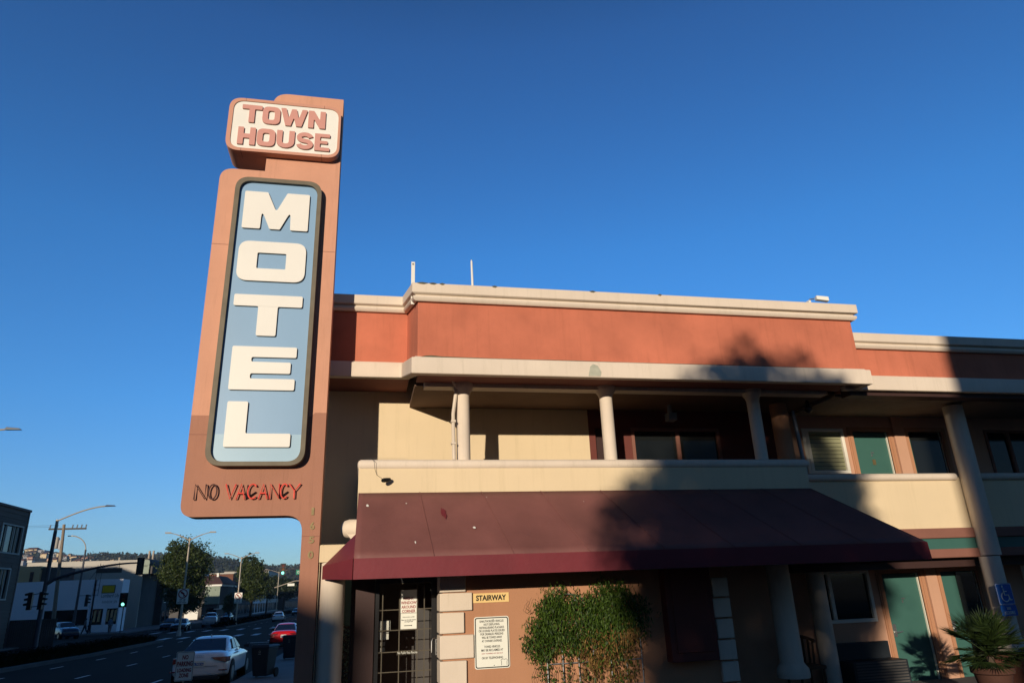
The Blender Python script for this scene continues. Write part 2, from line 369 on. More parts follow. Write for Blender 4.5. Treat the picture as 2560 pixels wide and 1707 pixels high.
# fascia walls
part(MB().loft([(0,5.30),(0,6.42),(-.2,6.42),(-.2,5.30)],PATH),'parapet_wall','terra',bevel=.01)
CP=[(.02,6.36),(.055,6.36),(.085,6.385),(.095,6.415),(.085,6.445),(.05,6.455),(.05,6.475),(.105,6.49),(.115,6.50),(.115,6.665),(.105,6.675),(-.22,6.675),(-.22,6.43),(.02,6.43)]
part(MB().loft(CP,PATH),'cornice','trim',label='cream moulded cornice along the top of the main parapet')
TP=[(-.02,5.05),(.10,5.05),(.11,5.06),(.11,5.315),(.10,5.33),(.06,5.34),(.04,5.365),(-.02,5.375)]
part(MB().loft(TP,PATH[:-1]+[(9.21,11.28,0)]),'trim_band','trim',label='cream band under the main terracotta parapet')
WP=[(9.0,11.33,0),(21,11.33,0)]
part(MB().loft([(0,5.30),(0,6.0),(-.2,6.0),(-.2,5.30)],WP),'parapet_wall','terra',label='lower terracotta parapet of the right wing')
part(MB().loft([(o,z-.435) for o,z in CP],WP),'cornice','trim',label='cornice of the lower right wing')
part(MB().loft([(o,z) for o,z in TP],WP),'trim_band','trim',label='cream band of the right wing')
# roof and soffits
rf=MB(); rf.box(.8,9.1,11.1,24,5.9,6.1); rf.box(9.1,21,11.45,24,5.6,5.75); rf.box(-.93,.7,12.5,24,6.2,6.4); part(rf,'roof','ceiling')
sf=MB(); sf.box(.80,9.19,10.97,11.62,5.12,5.2); sf.box(9.19,21,11.35,11.8,5.12,5.2)
part(sf,'soffit','soffit')
sfl=MB(); sfl.box(-.93,.73,12.42,13.5,5.44,5.5); part(sfl,'soffit','soffit')
bm_=MB(); bm_.box(.95,8.9,11.62,11.86,5.055,5.2); part(bm_,'beam','trim',label='cream beam above the balcony columns')
part(bx(9.19,21,11.34,11.62,4.97,5.118),'beam','dkbrown',label='dark beam above the wing columns')  # dark colour puts shade into this wing beam
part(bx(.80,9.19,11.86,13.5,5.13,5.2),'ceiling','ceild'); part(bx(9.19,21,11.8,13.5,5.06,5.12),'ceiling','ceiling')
# rear walls
part(bx(-.95,4.48,YR,YR+.2,2.3,6.3),'rear_wall','cream',label='cream upper wall behind the balcony, with shadows of column and sign')
part(bx(-.95,-.75,YR+.2,24,-.7,6.4),'side_wall','cream')
up_h=[rect(4.62,5.02,2.7,4.75),rect(5.40,7.41,3.5,4.76)]
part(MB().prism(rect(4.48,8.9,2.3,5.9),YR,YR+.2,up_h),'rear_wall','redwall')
DW=(10.68,11.58)
wh=[rect(9.40,10.44,3.78,4.78),rect(DW[0],DW[1],2.62,4.72),rect(12.12,13.0,2.62,4.72),rect(14.2,16.2,3.7,4.78)]
part(MB().prism(rect(8.9,21,2.3,5.7),YR,YR+.2,wh),'rear_wall','salmon')
lh=[rect(9.20,10.36,.77,1.78),rect(10.66,11.56,-.6,1.68),rect(12.1,13.0,-.6,1.68),rect(14.2,16.0,.6,1.75)]
part(MB().prism(rect(6.05,21,-.9,2.3),YR,YR+.2,lh),'rear_wall','salmon',label='salmon ground floor wall of the wing')
bk=MB(); bk.box(4.4,21,YR+.8,YR+1,-.9,5.9); part(bk,'inner_wall','dkwall')
def window(x0,x1,z0,z1,blind=False,split=.5,fr='frame'):
    f=MB(); t=.07; a,b=YR-.03,YR+.05
    f.box(x0,x1,a,b,z1-t,z1); f.box(x0,x1,a,b,z0,z0+t); f.box(x0,x0+t,a,b,z0+t,z1-t); f.box(x1-t,x1,a,b,z0+t,z1-t)
    xm=x0+(x1-x0)*split; f.box(xm-.04,xm+.04,a+.01,b,z0+t,z1-t)
    w_=part(f,'window',fr,bevel=.006)
    p=build(bx(x0+t,x1-t,YR+.03,YR+.045,z0+t,z1-t),'pane','pane',w_)
    if blind:
        s=MB(); z=z0+t+.02
        while z<z1-t: s.box(x0+t+.01,x1-t-.01,YR+.012,YR+.022,z,z+.075); z+=.085
        build(s,'blind','blind',w_)
    return w_
window(5.40,7.41,3.5,4.76,split=.52,fr='brown'); window(9.40,10.44,3.78,4.78,blind=True,split=.12); window(14.2,16.2,3.7,4.78,split=.33,fr='brown')  # last window's brown frame puts its shade into the colour
window(9.20,10.36,.77,1.78,split=.18); window(14.2,16.0,.6,1.75)
def door(x0,x1,z0,z1,lab,handle=True):
    f=MB(); t=.05
    f.box(x0-.13,x0,YR-.02,YR+.06,z0,z1+.1); f.box(x1,x1+.13,YR-.02,YR+.06,z0,z1+.1); f.box(x0,x1,YR-.02,YR+.06,z1,z1+.1)
    f.box(x0-.09,x0-.04,YR-.032,YR-.02,z0,z1+.06); f.box(x1+.04,x1+.09,YR-.032,YR-.02,z0,z1+.06)
    build(f,'door_frame','wall',mot)
    w_=part(bx(x0+.015,x1-.015,YR+.06,YR+.1,z0,z1-.01),'door','teal',label=lab)
    j=MB(); j.box(x1-.015,x1,YR+.02,YR+.1,z0,z1); build(j,'door_edge','frame',w_)
    if handle:
        h=MB(); hx=x0+.10; hz=z0+1.0
        h.prism(rnd(rect(hx-.035,hx+.035,hz-.09,hz+.15),.02),YR+.035,YR+.06); h.tube([(hx,YR+.03,hz),(hx,YR,hz),(hx+.06,YR-.01,hz-.005),(hx+.14,YR-.01,hz+.01)],.012,8); build(h,'handle','steel',w_)
        n=MB().box((x0+x1)/2-.03,(x0+x1)/2+.05,YR+.054,YR+.06,z0+1.62,z0+1.645).box((x0+x1)/2-.03,(x0+x1)/2,YR+.054,YR+.06,z0+1.55,z0+1.6); build(n,'door_number','steel',w_)
    return w_
d=door(DW[0],DW[1],2.62,4.72,'teal upper floor door with a small hanging tag')
build(bx(11.1,11.18,YR+.052,YR+.06,3.98,4.1),'door_tag','brass',d)
build(bx(12.52,12.97,YR+.02,YR+.045,-.44,1.66),'shade_sheet','pane',mot); d=door(12.12,13.0,2.62,4.72,'teal upper door darkened by an added screen in front',False); build(bx(12.2,12.97,YR+.03,YR+.05,2.62,4.70),'shade_sheet','pane',d)  # dark panes added to stand in for shade on the right-hand doors
door(10.66,11.56,-.45,1.68,'teal ground floor door lit by the sun')
door(12.1,13.0,-.45,1.68,'teal ground floor door half hidden by the palm')
part(bx(4.62,5.02,YR+.08,YR+.12,2.7,4.75),'door','dkbrown')
pil=MB(); pil.box(11.72,12.0,YR-.06,YR,2.5,5.1); pil.box(11.70,11.96,YR-.06,YR,-.7,2.0); part(pil,'pilaster','salmon')
# balcony (main)
PB=11.5
part(MB().box(-.12,8.05,PB,PB+.16,2.72,3.64).box(-.12,.04,PB+.16,YR,2.72,3.64).box(7.89,8.05,PB+.16,12.3,2.72,3.64),'balcony_wall','cream',bevel=.008,label='cream balcony parapet above the awning')
rl=MB(); yy=PB+.05
rl.tube([(-.14,yy,3.672),(-.125,yy,3.672),(-.09,yy,3.672),(4,yy,3.672),(8.02,yy,3.672),(8.1,yy,3.672),(8.12,yy,3.672)],[.03,.065,.085,.085,.085,.07,.03],16)
rl.tube([(-.06,yy+.1,3.67),(-.06,YR,3.67)],.08,16)
part(rl,'balcony_rail','trim',label='rounded rail on the main balcony')
part(bx(-.12,8.05,PB+.05,YR,2.5,2.718),'balcony_floor','ceiling')
WB=12.3
part(bx(8.05,21,WB,WB+.14,2.5,3.52),'balcony_wall','cream',bevel=.006,label='cream balcony parapet of the right wing')
part(MB().tube([(8.06,WB+.0,3.525),(12.02,WB+.0,3.525)],.075,14).tube([(12.5,WB,3.525),(21,WB,3.525)],.075,14),'balcony_rail','trim',label='rounded rail on the wing balcony')
part(bx(8.05,21,WB+.02,YR,2.2,2.498),'balcony_floor','ceiling')
part(bx(8.05,21,12.5,12.68,1.76,2.2),'beam','dkbrown'); fb=MB(); fb.box(8.05,21,WB-.07,WB+.1,2.305,2.497); fb.box(8.05,21,WB-.07,WB+.1,1.93,2.10); part(fb,'beam','brown',bevel=.015,label='brown beams framing the teal band')  # back beam added, unseen, to lower the shadow on the doors
part(bx(8.05,21,WB-.02,WB+.1,2.101,2.304),'band','teal')
# columns
def column(cx,cy,r,z0,z1,cap=True,base=False,n='column',m='trim',lab=None):
    p=[]
    if base: p+=[(r*1.35,z0),(r*1.38,z0+.05),(r*1.35,z0+.14),(r*1.12,z0+.2)]
    p+=[(r,z0+(.24 if base else 0)),(r,z1-(.24 if cap else 0))]
    if cap: p+=[(r*1.02,z1-.22),(r*1.15,z1-.16),(r*1.5,z1-.10),(r*1.62,z1-.05),(r*1.62,z1)]
    return part(MB().lathe(p,cx,cy,28),n,m,label=lab)
column(1.63,11.70,.118,3.70,5.13); column(4.29,11.70,.118,3.70,5.13); column(7.28,11.70,.118,3.70,5.13)
column(12.27,12.16,.19,1.95,5.0,False); column(12.22,12.16,.185,.2,1.93,False,True); column(7.38,11.95,.2,.05,2.5,False,True)
column(8.30,12.45,.17,3.4,5.05,False,m='wall',lab='brown round column behind the balcony end'); 
part(MB().tube([(8.62,12.35,3.4),(8.55,12.35,4.9)],.04,8),'drain_pipe','grey')
column(-.465,11.76,.2,-.6,2.17,False,lab='cream column behind the tall sign'); part(bx(-.67,-.25,11.57,11.97,2.17,2.42),'column_cap','cream')
column(8.9,13.1,.17,-.6,2.3,False,True)
# rounded band end at first-floor corner
part(MB().tube([(-.385,12.32,2.73),(-.37,12.32,2.73),(-.33,12.32,2.73),(-.25,12.32,2.73),(0.3,12.32,2.73)],[.04,.09,.13,.155,.155],18),'band_end','trim')
part(MB().hexa([(-.12,12.2,2.45),(.04,12.2,2.45),(.04,13,2.45),(-.12,13,2.45)],[(-.3,12.2,2.66),(.04,12.2,2.66),(.04,13,2.66),(-.3,13,2.66)]),'bracket','trim')
# lobby block
part(MB().prism([(1.24,-.8),(6.05,-.8),(6.05,2.5),(1.24,2.5)],11.5,YR-.002),'lobby_wall','wall',label='sunlit brown stucco wall beside the glass door')
part(MB().box(-.17,.2,12.06,12.2,-.8,2.5).box(.2,1.24,12.06,12.2,1.95,2.5),'door_surround','dkbrown')  # door pier coloured dark in place of the shade on it
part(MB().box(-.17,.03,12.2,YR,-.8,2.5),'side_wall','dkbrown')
# interior of lobby door
inn=MB(); inn.box(.03,1.24,YR-.1,YR-.05,-.6,2.3); part(inn,'inner_wall','dkwall')
q=MB(); qz=[(1.645,1.37,1.70),(1.36,1.05,1.57),(1.035,.69,1.715),(.675,.34,1.60),(.325,-.02,1.72),(-.035,-.36,1.6)]
q0=MB()
for i,(zt,zb,xr) in enumerate(qz): q.box(1.19,xr-.0,11.44,11.9,zb+.012,zt)
q.box(1.19,1.60,11.44,11.9,1.66,1.98)
part(q,'quoin','trim',bevel=.012,label='cream quoin blocks beside the stairway sign')
q=MB()
for i in range(6):
    zt=1.72-.325*i; q.box(5.78 if i%2 else 5.80,6.1,11.44,11.9,zt-.30,zt)
q.box(5.6,6.1,11.44,11.9,-.6,-.24)
part(q,'quoin','trim',bevel=.012,label='shaded quoin blocks at the right end of the lobby')
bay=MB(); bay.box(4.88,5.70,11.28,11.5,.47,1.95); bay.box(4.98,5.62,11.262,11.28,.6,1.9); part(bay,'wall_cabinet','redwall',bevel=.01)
# glass door
gd=MB(); Yd=12.02; x0,x1=.215,1.225; zt=1.92; zb=-.45
gd.box(x0,x1,Yd,Yd+.05,zt-.09,zt); gd.box(x0,x0+.06,Yd,Yd+.05,zb,zt-.09); gd.box(x1-.11,x1,Yd,Yd+.05,zb,zt-.09); gd.box(x0+.06,x1-.11,Yd,Yd+.05,zb,zb+.2)
dr=part(gd,'glass_door','black',label='black framed glass door with notices')
build(bx(x0+.06,x1-.11,Yd+.03,Yd+.036,zb+.2,zt-.09),'pane','pane',dr)
gt=MB()
for kx in (.0275,.0499,.0737,.083): gt.box(kx*Yd-.008,kx*Yd+.008,Yd+.012,Yd+.024,zb+.2,zt-.09)
for kz in (.0146,-.0186,-.0439,-.0702,-.0941,-.12): gt.box(x0+.06,x1-.11,Yd+.014,Yd+.022,EYE+kz*Yd-.007,EYE+kz*Yd+.007)
build(gt,'door_grate','grate',dr)
pa=MB(); pa.box(.0514*Yd,.0728*Yd,Yd+.008,Yd+.012,EYE-.0233*Yd,EYE+.006*Yd); build(pa,'notice','whitesign',dr,label='upper notice with red capitals')
text('NIGHT\nWINDOW\nAROUND\nCORNER','notice_text',(.0517*Yd,.0725*Yd,EYE-.0228*Yd,EYE-.003*Yd),Yd+.006,'red',dr,bold=.015)
pa=MB(); pa.box(.0516*Yd,.0729*Yd,Yd+.008,Yd+.012,EYE-.0430*Yd,EYE-.0237*Yd); build(pa,'notice','whitesign',dr,label='lower notice with an arrow')
text('THIS DOOR IS CLOSED','notice_text',(.054*Yd,.070*Yd,EYE-.0288*Yd,EYE-.0277*Yd),Yd+.006,'ink',dr)
text('Please use the night window\nand ring for bell','notice_text',(.0525*Yd,.072*Yd,EYE-.0350*Yd,EYE-.0310*Yd),Yd+.006,'ink',dr)
ar=MB(); ar.box(.0565*Yd,.066*Yd,Yd+.004,Yd+.008,EYE-.0392*Yd,EYE-.0384*Yd); ar.prism([(.066*Yd,EYE-.0398*Yd),(.067*Yd,EYE-.0388*Yd),(.066*Yd,EYE-.0378*Yd)],Yd+.004,Yd+.008); build(ar,'arrow','ink',dr)
text('No Public Rest Rooms','door_lettering',(.0483*Yd,.074*Yd,EYE-.0731*Yd,EYE-.0702*Yd),Yd+.006,'whitesign',dr)
fr=MB(); a,b,c_,d_=.0473*Yd,.0752*Yd,EYE-.0742*Yd,EYE-.069*Yd
for l in (rect(a,b,c_,c_+.004),rect(a,b,d_-.004,d_),rect(a,a+.004,c_+.004,d_-.004),rect(b-.004,b,c_+.004,d_-.004)): fr.prism(l,Yd+.004,Yd+.008)
build(fr,'label_border','grate',dr)
pb=MB(); hx0,hx1=.0925*Yd,.0965*Yd; z1_,z0_=EYE-.0545*Yd,EYE-.0780*Yd
pb.prism(rnd(rect(hx0-.005,hx1+.075,z0_,z1_),.03),Yd-.02,Yd)
hdl=build(pb,'handle','black',dr)
build(MB().tube([(hx1,Yd-.02,z1_-.015),(hx0+.02,Yd-.05,z1_-.02),(hx0,Yd-.06,z1_-.06),(hx0,Yd-.06,z0_+.06)],.009,8),'grip','steel',hdl)
build(bx(hx1+.015,hx1+.062,Yd-.026,Yd-.02,z0_+.02,z1_-.03),'push_plate','steel',hdl)
pc=text('P\nU\nS\nH','push_lettering',(hx1+.024,hx1+.053,z0_+.035,z1_-.045),Yd-.028,'ink',hdl,bold=.02,lines=.85)
build(MB().lathe([(.022,0),(.022,.02),(.01,.025)],0,0,12),'lock','steel',dr)
lk=dr.children[-1]; lk.rotation_euler=(R(90),0,0); lk.location=Vector((.1003*Yd,Yd,EYE-.0889*Yd))-OFF[dr.name]
# blurred things seen through the glass: shelf, white boards
it=MB(); it.box(.29,.47,12.3,12.34,1.12,1.26); it.box(.29,.45,12.3,12.34,.98,1.09); build(it,'wall_notice','whitesign',mot)
it=MB(); 
for k in range(3): it.box(.31,.39,12.31,12.33,.80+.085*k,.86+.085*k)
build(it,'shelf','greyw',mot)
# awning
A=10.4
aw=thing('awning','long burgundy cloth awning hanging over the lobby entrance','awning',(4,11.4,1.9))
def quad(mb,pts,t=.012):
    v=[Vector(p) for p in pts]; n=(v[1]-v[0]).cross(v[2]-v[0]).normalized()*t
    k=len(v); mb.add([tuple(p) for p in v]+[tuple(p-n) for p in v],[tuple(range(k)),tuple(range(k,2*k))[::-1]]+[(i,(i+1)%k,(i+1)%k+k,i+k) for i in range(k)])
T0,T1=(-.11,11.48,3.21),(8.04,11.48,3.21); B0,B1=(-.13,A,2.155),(9.29,A,2.155); G0,G1=(-.13,A,1.875),(9.31,A,1.875)
C1=(9.29,12.2,2.155); K1=(9.31,12.2,1.875); CL=(-.60,11.5,2.11); KL=(-.60,11.5,1.915)
# sloping face with slight sag between ribs
def slope_grid(nx=96,nz=10):
    mb=MB(); vs=[]
    for j in range(nz+1):
        t=j/nz
        for i in range(nx+1):
            s=i/nx; a=Vector(T0).lerp(Vector(T1),s); b=Vector(B0).lerp(Vector(B1),s); p=a.lerp(b,t)
            X=p.x; sag=.028*math.sin(math.pi*t)*(.5-.5*math.cos(2*math.pi*(s*8)))
            vs.append((p.x,p.y+sag*.6,p.z-sag))
    n=nx+1; k=len(vs)
    fs=[(j*n+i,j*n+i+1,(j+1)*n+i+1,(j+1)*n+i) for j in range(nz) for i in range(nx)]
    return MB().add(vs,fs)
o=build(slope_grid(),'canopy','awn',aw,label='faded burgundy sloping top'); sm=o.modifiers.new('s','SOLIDIFY'); sm.thickness=.01; sm.offset=-1
hp=MB(); quad(hp,[T1,B1,C1,(8.6,12.2,2.9)],.01); build(hp,'hip_panel','awn',aw); hp=MB(); quad(hp,[(-.14,10.43,2.15),(.1,11.47,2.8),CL],.01); build(hp,'hip_panel','val',aw)
vl=MB(); quad(vl,[B0,B1,G1,G0],.01); quad(vl,[(9.295,A+.01,2.155),C1,K1,(9.315,A+.01,1.875)],.01); quad(vl,[CL,(-.14,10.415,2.155),(-.14,10.415,1.875),KL],.01); build(vl,'valance','val',aw,label='deep burgundy valance')
sm_=MB()
for s in (.12,.245,.37,.50,.625,.75,.875):
    a=Vector(T0).lerp(Vector(T1),s); b=Vector(B0).lerp(Vector(B1),s); build(MB().tube([a+Vector((0,-.004,.006)),b+Vector((0,-.004,.006))],.0055,6),'seam','awn',aw)
af=MB()
for s in (0.004,.25,.5,.75,.99):
    a=Vector(T0).lerp(Vector(T1),s); b=Vector(G0).lerp(Vector(G1),s); af.tube([a+Vector((0,-.02,-.05)),b+Vector((0,.04,.02))],.015,6); af.tube([b+Vector((0,.04,.02)),(b.x,11.5,b.z+.03)],.015,6)
af.tube([Vector(G0)+Vector((.02,.03,.01)),Vector(G1)+Vector((-.02,.03,.01))],.015,6)
build(af,'awning_frame','grey',aw)
def blob(cx,cz_t,rx,rz,seed):  # flat spot lying on the slope at x, t
    rr=random.Random(seed); n=12; a=Vector(T0).lerp(Vector(T1),cx); b=Vector(B0).lerp(Vector(B1),cx); p=a.lerp(b,cz_t); d=(b-a).normalized(); nn=Vector((0,d.z,-d.y)).normalized()
    if nn.y>0: nn=-nn
    p=p+nn*.006; pts=[p+Vector((1,0,0))*rx*(1+.3*rr.uniform(-1,1))*math.cos(2*math.pi*k/n)+d*rz*(1+.3*rr.uniform(-1,1))*math.sin(2*math.pi*k/n) for k in range(n)]
    return MB().add([tuple(x) for x in pts],[tuple(range(n))])
build(blob(.155,.36,.038,.13,1),'patch','val',aw,label='dark red unfaded patch')
sp=MB()
for x,t,r1,r2 in ((.20,.60,.022,.025),(.018,.22,.018,.03),(.09,.19,.010,.012),(.095,.80,.010,.03),(.25,.10,.006,.006),(.44,.2,.006,.006)):
    build(blob(x,t,r1,r2,int(x*999)),'dropping','white',aw)

# ---------------------------------------------------------------- pylon sign
PY=11.55; PB2=11.90
py=thing('motel_sign','tall pink pylon sign with blue MOTEL panel at the street corner','sign',(-.82,11.7,g(11.7)))
out=[(-.927,-1.0),(-.68,-1.0),(-.68,10.885),(-1.99,10.885),(-2.02,9.11),(-2.79,9.11),(-2.765,2.885),(-.955,2.885)]
out=rnd(out,[0,0,.01,.30,.0,.24,.20,.27],8)
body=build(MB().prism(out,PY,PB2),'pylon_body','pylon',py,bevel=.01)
jn=MB()
for x0,x1,z in ((-2.79,-2.49,7.55),(-.97,-.68,7.52),(-2.77,-2.5,4.16),(-.955,-.68,2.56)): jn.box(x0+.002,x1-.002,PY-.002,PY+.01,z,z+.008)
build(jn,'panel_joint','brown',body)
# TOWN HOUSE box
bf,bb_=11.42,12.03
L,Rr,zb,zt=-.2392*bf,-.0615*bf,EYE+.6793*bf,EYE+.781*bf
bo=build(MB().prism(rnd(rect(L,Rr,zb,zt),.24,8),bf,bb_),'sign_box','pinkbox',py,bevel=.006,label='pink TOWN HOUSE box at the top')
rim=rnd(rect(L,Rr,zb,zt),.24,8); inr=rnd(rect(L+.075,Rr-.045,zb+.06,zt-.06),.20,8)
build(MB().prism(rim,bf-.03,bf,[inr]),'box_rim','pinkbox',bo)
build(MB().prism(rnd(rect(L+.076,Rr-.046,zb+.061,zt-.061),.2,8),bf-.012,bf-.002),'sign_face','acryl',bo)
gl=MB()
for x in (L+.28,Rr-.32):
    gl.box(x,x+.004,bf-.032,bf+.2,zb-.004,zb+.06); gl.box(x,x+.004,bf-.032,bf,zt-.06,zt+.003)
build(gl,'box_joint','dkbrown',bo)
LW=.100
def letterpoly(ch,x0,x1,z0,z1,w=LW):
    W_=x1-x0; H_=z1-z0; h=w*.9
    if ch=='T': return [( (x0,z1-h),((x0+x1)/2-w/2,z1-h),((x0+x1)/2-w/2,z0),((x0+x1)/2+w/2,z0),((x0+x1)/2+w/2,z1-h),(x1,z1-h),(x1,z1),(x0,z1)),[]]
    if ch=='O':
        return [rnd(rect(x0,x1,z0,z1),W_*.36,6),[rnd(rect(x0+w,x1-w,z0+h,z1-h),W_*.14,5)]]
    if ch=='W':
        a=W_; return [((x0,z1),(x0+.20*a,z1),(x0+.315*a,z0+.42*H_),(x0+.41*a,z1-.02*H_),(x0+.59*a,z1-.02*H_),(x0+.685*a,z0+.42*H_),(x0+.80*a,z1),(x1,z1),(x0+.80*a,z0),(x0+.60*a,z0),(x0+.5*a,z0+.5*H_),(x0+.40*a,z0),(x0+.20*a,z0)),[]]
    if ch=='N': return [((x0,z0),(x0+w,z0),(x0+w,z0+.55*H_),(x1-w,z0),(x1,z0),(x1,z1),(x1-w,z1),(x1-w,z0+.45*H_),(x0+w,z1),(x0,z1)),[]]
    if ch=='H': m_=(z0+z1)/2; return [((x0,z0),(x0+w,z0),(x0+w,m_-h/2),(x1-w,m_-h/2),(x1-w,z0),(x1,z0),(x1,z1),(x1-w,z1),(x1-w,m_+h/2),(x0+w,m_+h/2),(x0+w,z1),(x0,z1)),[]]
    if ch=='E': m_=(z0+z1)/2; return [((x0,z0),(x1,z0),(x1,z0+h*.8),(x0+w,z0+h*.8),(x0+w,m_-h*.35),(x1-.04,m_-h*.35),(x1-.04,m_+h*.35),(x0+w,m_+h*.35),(x0+w,z1-h*.8),(x1,z1-h*.8),(x1,z1),(x0,z1)),[]]
    if ch=='U':
        n=10; cx=(x0+x1)/2; rx=W_/2; rz=W_*.42; zc=z0+rz; o_=[(x0,z1)]+[(cx-rx*math.cos(math.pi*k/n),zc-rz*math.sin(math.pi*k/n)) for k in range(n+1)]+[(x1,z1),(x1-w,z1)]
        o_+=[(cx+(rx-w)*math.cos(math.pi*k/n),zc-(rz-h)*math.sin(math.pi*k/n)) for k in range(n+1)]+[(x0+w,z1)]
        return [o_,[]]
    if ch=='S':
        cx=(x0+x1)/2; rx=W_/2-w/2; q_=H_/4; rz=q_-h/4; zu=z1-h/2-rz; zl=z0+h/2+rz
        P_=[(cx+rx*math.cos(a),zu+rz*math.sin(a)) for a in [R(10+k*13) for k in range(20)]]
        P_+=[(cx+rx*math.cos(a),zl+rz*math.sin(a)) for a in [R(75-k*13) for k in range(20)]]
        return [ribbon(P_,w*.86),[]]
def word(chars,z0,z1,parent,Y0=11.1,Y=11.375):
    for ch,x0,x1 in chars:
        (xa,za),(xb,zb_)=rs([(x0,z0),(x1,z1)],Y0,Y)
        p,h=letterpoly(ch,xa,xb,za,zb_)
        p=rnd([tuple(q) for q in p],.012,2) if ch not in 'OUS' else p
        l=build(MB().prism(p,Y,Y+.03,h),'letter','pinkletter',parent)
        pe,he=p,h
        build(MB().prism([(x+.004,z-.004) for x,z in pe],Y+.03,bf-.012,[[(x+.004,z-.004) for x,z in hh] for hh in he]),'letter_edge','olive',l)
word([('T',-2.438,-2.09),('O',-2.079,-1.770),('W',-1.765,-1.29),('N',-1.270,-.962)],9.83,10.205,bo)
word([('H',-2.468,-2.165),('O',-2.138,-1.824),('U',-1.798,-1.487),('S',-1.456,-1.150),('E',-1.131,-.861)],9.348,9.715,bo)
# MOTEL cabinet
FY=11.39
fo=rnd(rs(rect(-2.505,-.985,3.667,8.965),11.55,FY),.26,8); fi=rnd(rs(rect(-2.425,-1.06,3.735,8.885),11.55,FY),.21,8)
cb=build(MB().prism(fo,FY,PY+.003,[fi]),'panel_frame','olive',py,bevel=.004)
zs=EYE+(4.175-EYE)*FY/11.5
def clipz(poly,z,keep_up):
    o_=[]
    for i in range(len(poly)):
        a,b=poly[i-1],poly[i]; ia=(a[1]>=z)==keep_up; ib=(b[1]>=z)==keep_up
        if ia!=ib: t=(z-a[1])/(b[1]-a[1]); o_.append((a[0]+(b[0]-a[0])*t,z))
        if ib: o_.append(b)
    return o_
pf=[(x*.998 if False else x,z) for x,z in rnd(rs(rect(-2.424,-1.061,3.736,8.884),11.55,FY),.209,8)]
bp_=build(MB().prism(clipz(pf,zs,True),11.45,11.47),'sign_face','blue',py,label='blue acrylic face behind the letters MOTEL')
build(MB().prism(clipz(pf,zs,False),11.45,11.47),'sign_face','blue2',py,label='paler blue replacement strip at the bottom')
ML={'M':[(-2.314,8.635),(-1.918,8.635),(-1.75,8.245),(-1.58,8.64),(-1.184,8.64),(-1.184,7.882),(-1.489,7.882),(-1.500,8.27),(-1.666,7.885),(-1.843,7.885),(-1.998,8.26),(-2.003,7.882),(-2.314,7.882)],
'T':[(-2.31,6.60),(-1.183,6.60),(-1.183,6.388),(-1.585,6.388),(-1.585,5.85),(-1.905,5.85),(-1.905,6.388),(-2.31,6.388)],
'E':[(-2.252,5.657),(-1.217,5.657),(-1.217,5.469),(-1.934,5.469),(-1.934,5.388),(-1.30,5.385),(-1.30,5.186),(-1.932,5.184),(-1.932,5.095),(-1.219,5.095),(-1.219,4.901),(-2.252,4.901)],
'L':[(-2.238,4.705),(-1.92,4.705),(-1.92,4.176),(-1.223,4.176),(-1.223,3.955),(-2.238,3.955)]}
LY=11.415
for k_,pl_ in ML.items():
    p=rnd(rs(pl_,11.5,LY),.03,4); l=build(MB().prism(p,LY,LY+.012),'letter','letter',py,label='white letter '+k_,bevel=.003)
    build(MB().prism([(x+.006,z-.005) for x,z in p],LY+.012,11.45),'letter_edge','edge',l)
p=rnd(rs(rect(-2.322,-1.18,6.862,7.63),11.5,LY),.19,7); h=rnd(rs(rect(-1.999,-1.515,7.103,7.405),11.5,LY),.02,3)
l=build(MB().prism(p,LY,LY+.012,[h]),'letter','letter',py,label='white letter O',bevel=.003)
build(MB().prism([(x+.006,z-.005) for x,z in p],LY+.012,11.45,[[(x+.006,z-.005) for x,z in h]]),'letter_edge','edge',l)
# neon NO VACANCY
NY=11.50
def stroke(ch,x0,x1,z0,z1):
    c=(x0+x1)/2; m_=(z0+z1)/2; rx=(x1-x0)/2; rz=(z1-z0)/2
    if ch=='N': return [[(x0,z0),(x0,z1),(x1,z0),(x1,z1)]]
    if ch=='O': return [[(c+rx*math.sin(a),m_+rz*math.cos(a)) for a in [R(k*24) for k in range(16)]]]
    if ch=='V': return [[(x0,z1),(c,z0),(x1,z1)]]
    if ch=='A': return [[(x0,z0),(c,z1),(x1,z0)],[(x0+rx*.4,m_-rz*.25),(x1-rx*.4,m_-rz*.25)]]
    if ch=='C': return [[(c+rx*math.cos(a),m_+rz*math.sin(a)) for a in [R(45+k*22.5) for k in range(13)]]]
    if ch=='Y': return [[(x0,z1),(c,m_),(x1,z1)],[(c,m_),(c,z0)]]
def neon(word_,m_,lab):
    for ch,x0,x1 in word_:
        mb=MB()
        for st in stroke(ch,x0,x1,3.145,3.37): 
            mb.tube([(x,NY,z) for x,z in st],.0115,8)
            for (x,z) in (st[0],st[-1]): mb.tube([(x,NY,z),(x,PY,z-.01)],.007,6)
        build(mb,'neon_letter',m_,py,label=lab+ch)
neon([('N',-2.575,-2.42),('O',-2.375,-2.255)],'neonD','unlit dark neon letter ')
neon([('V',-2.13,-1.985),('A',-1.965,-1.84),('C',-1.80,-1.66),('A',-1.635,-1.51),('N',-1.47,-1.335),('C',-1.31,-1.20),('Y',-1.185,-1.02)],'neonR','red neon letter ')
dk=MB()
for x0,x1 in ((-1.82,-1.68),(-1.33,-1.2)):
    dk.tube([(x0,NY+.03,3.15),((x0+x1)/2,NY+.02,3.20),(x1,NY+.03,3.25)],.012,8); dk.tube([(x0,NY+.03,3.16),(x0+.01,NY+.03,3.36)],.010,8)
build(dk,'neon_bracket','black',py)
for s,za,zb_,xa,xb in (('1',2.885,2.999,-.826,-.785),('6',2.663,2.78,-.835,-.765),('5',2.455,2.561,-.842,-.760),('0',2.228,2.343,-.842,-.758)):
    text(s,'house_number',(xa,xb,za,zb_),PY-.006,'brass',py,bold=.03,depth=.006)

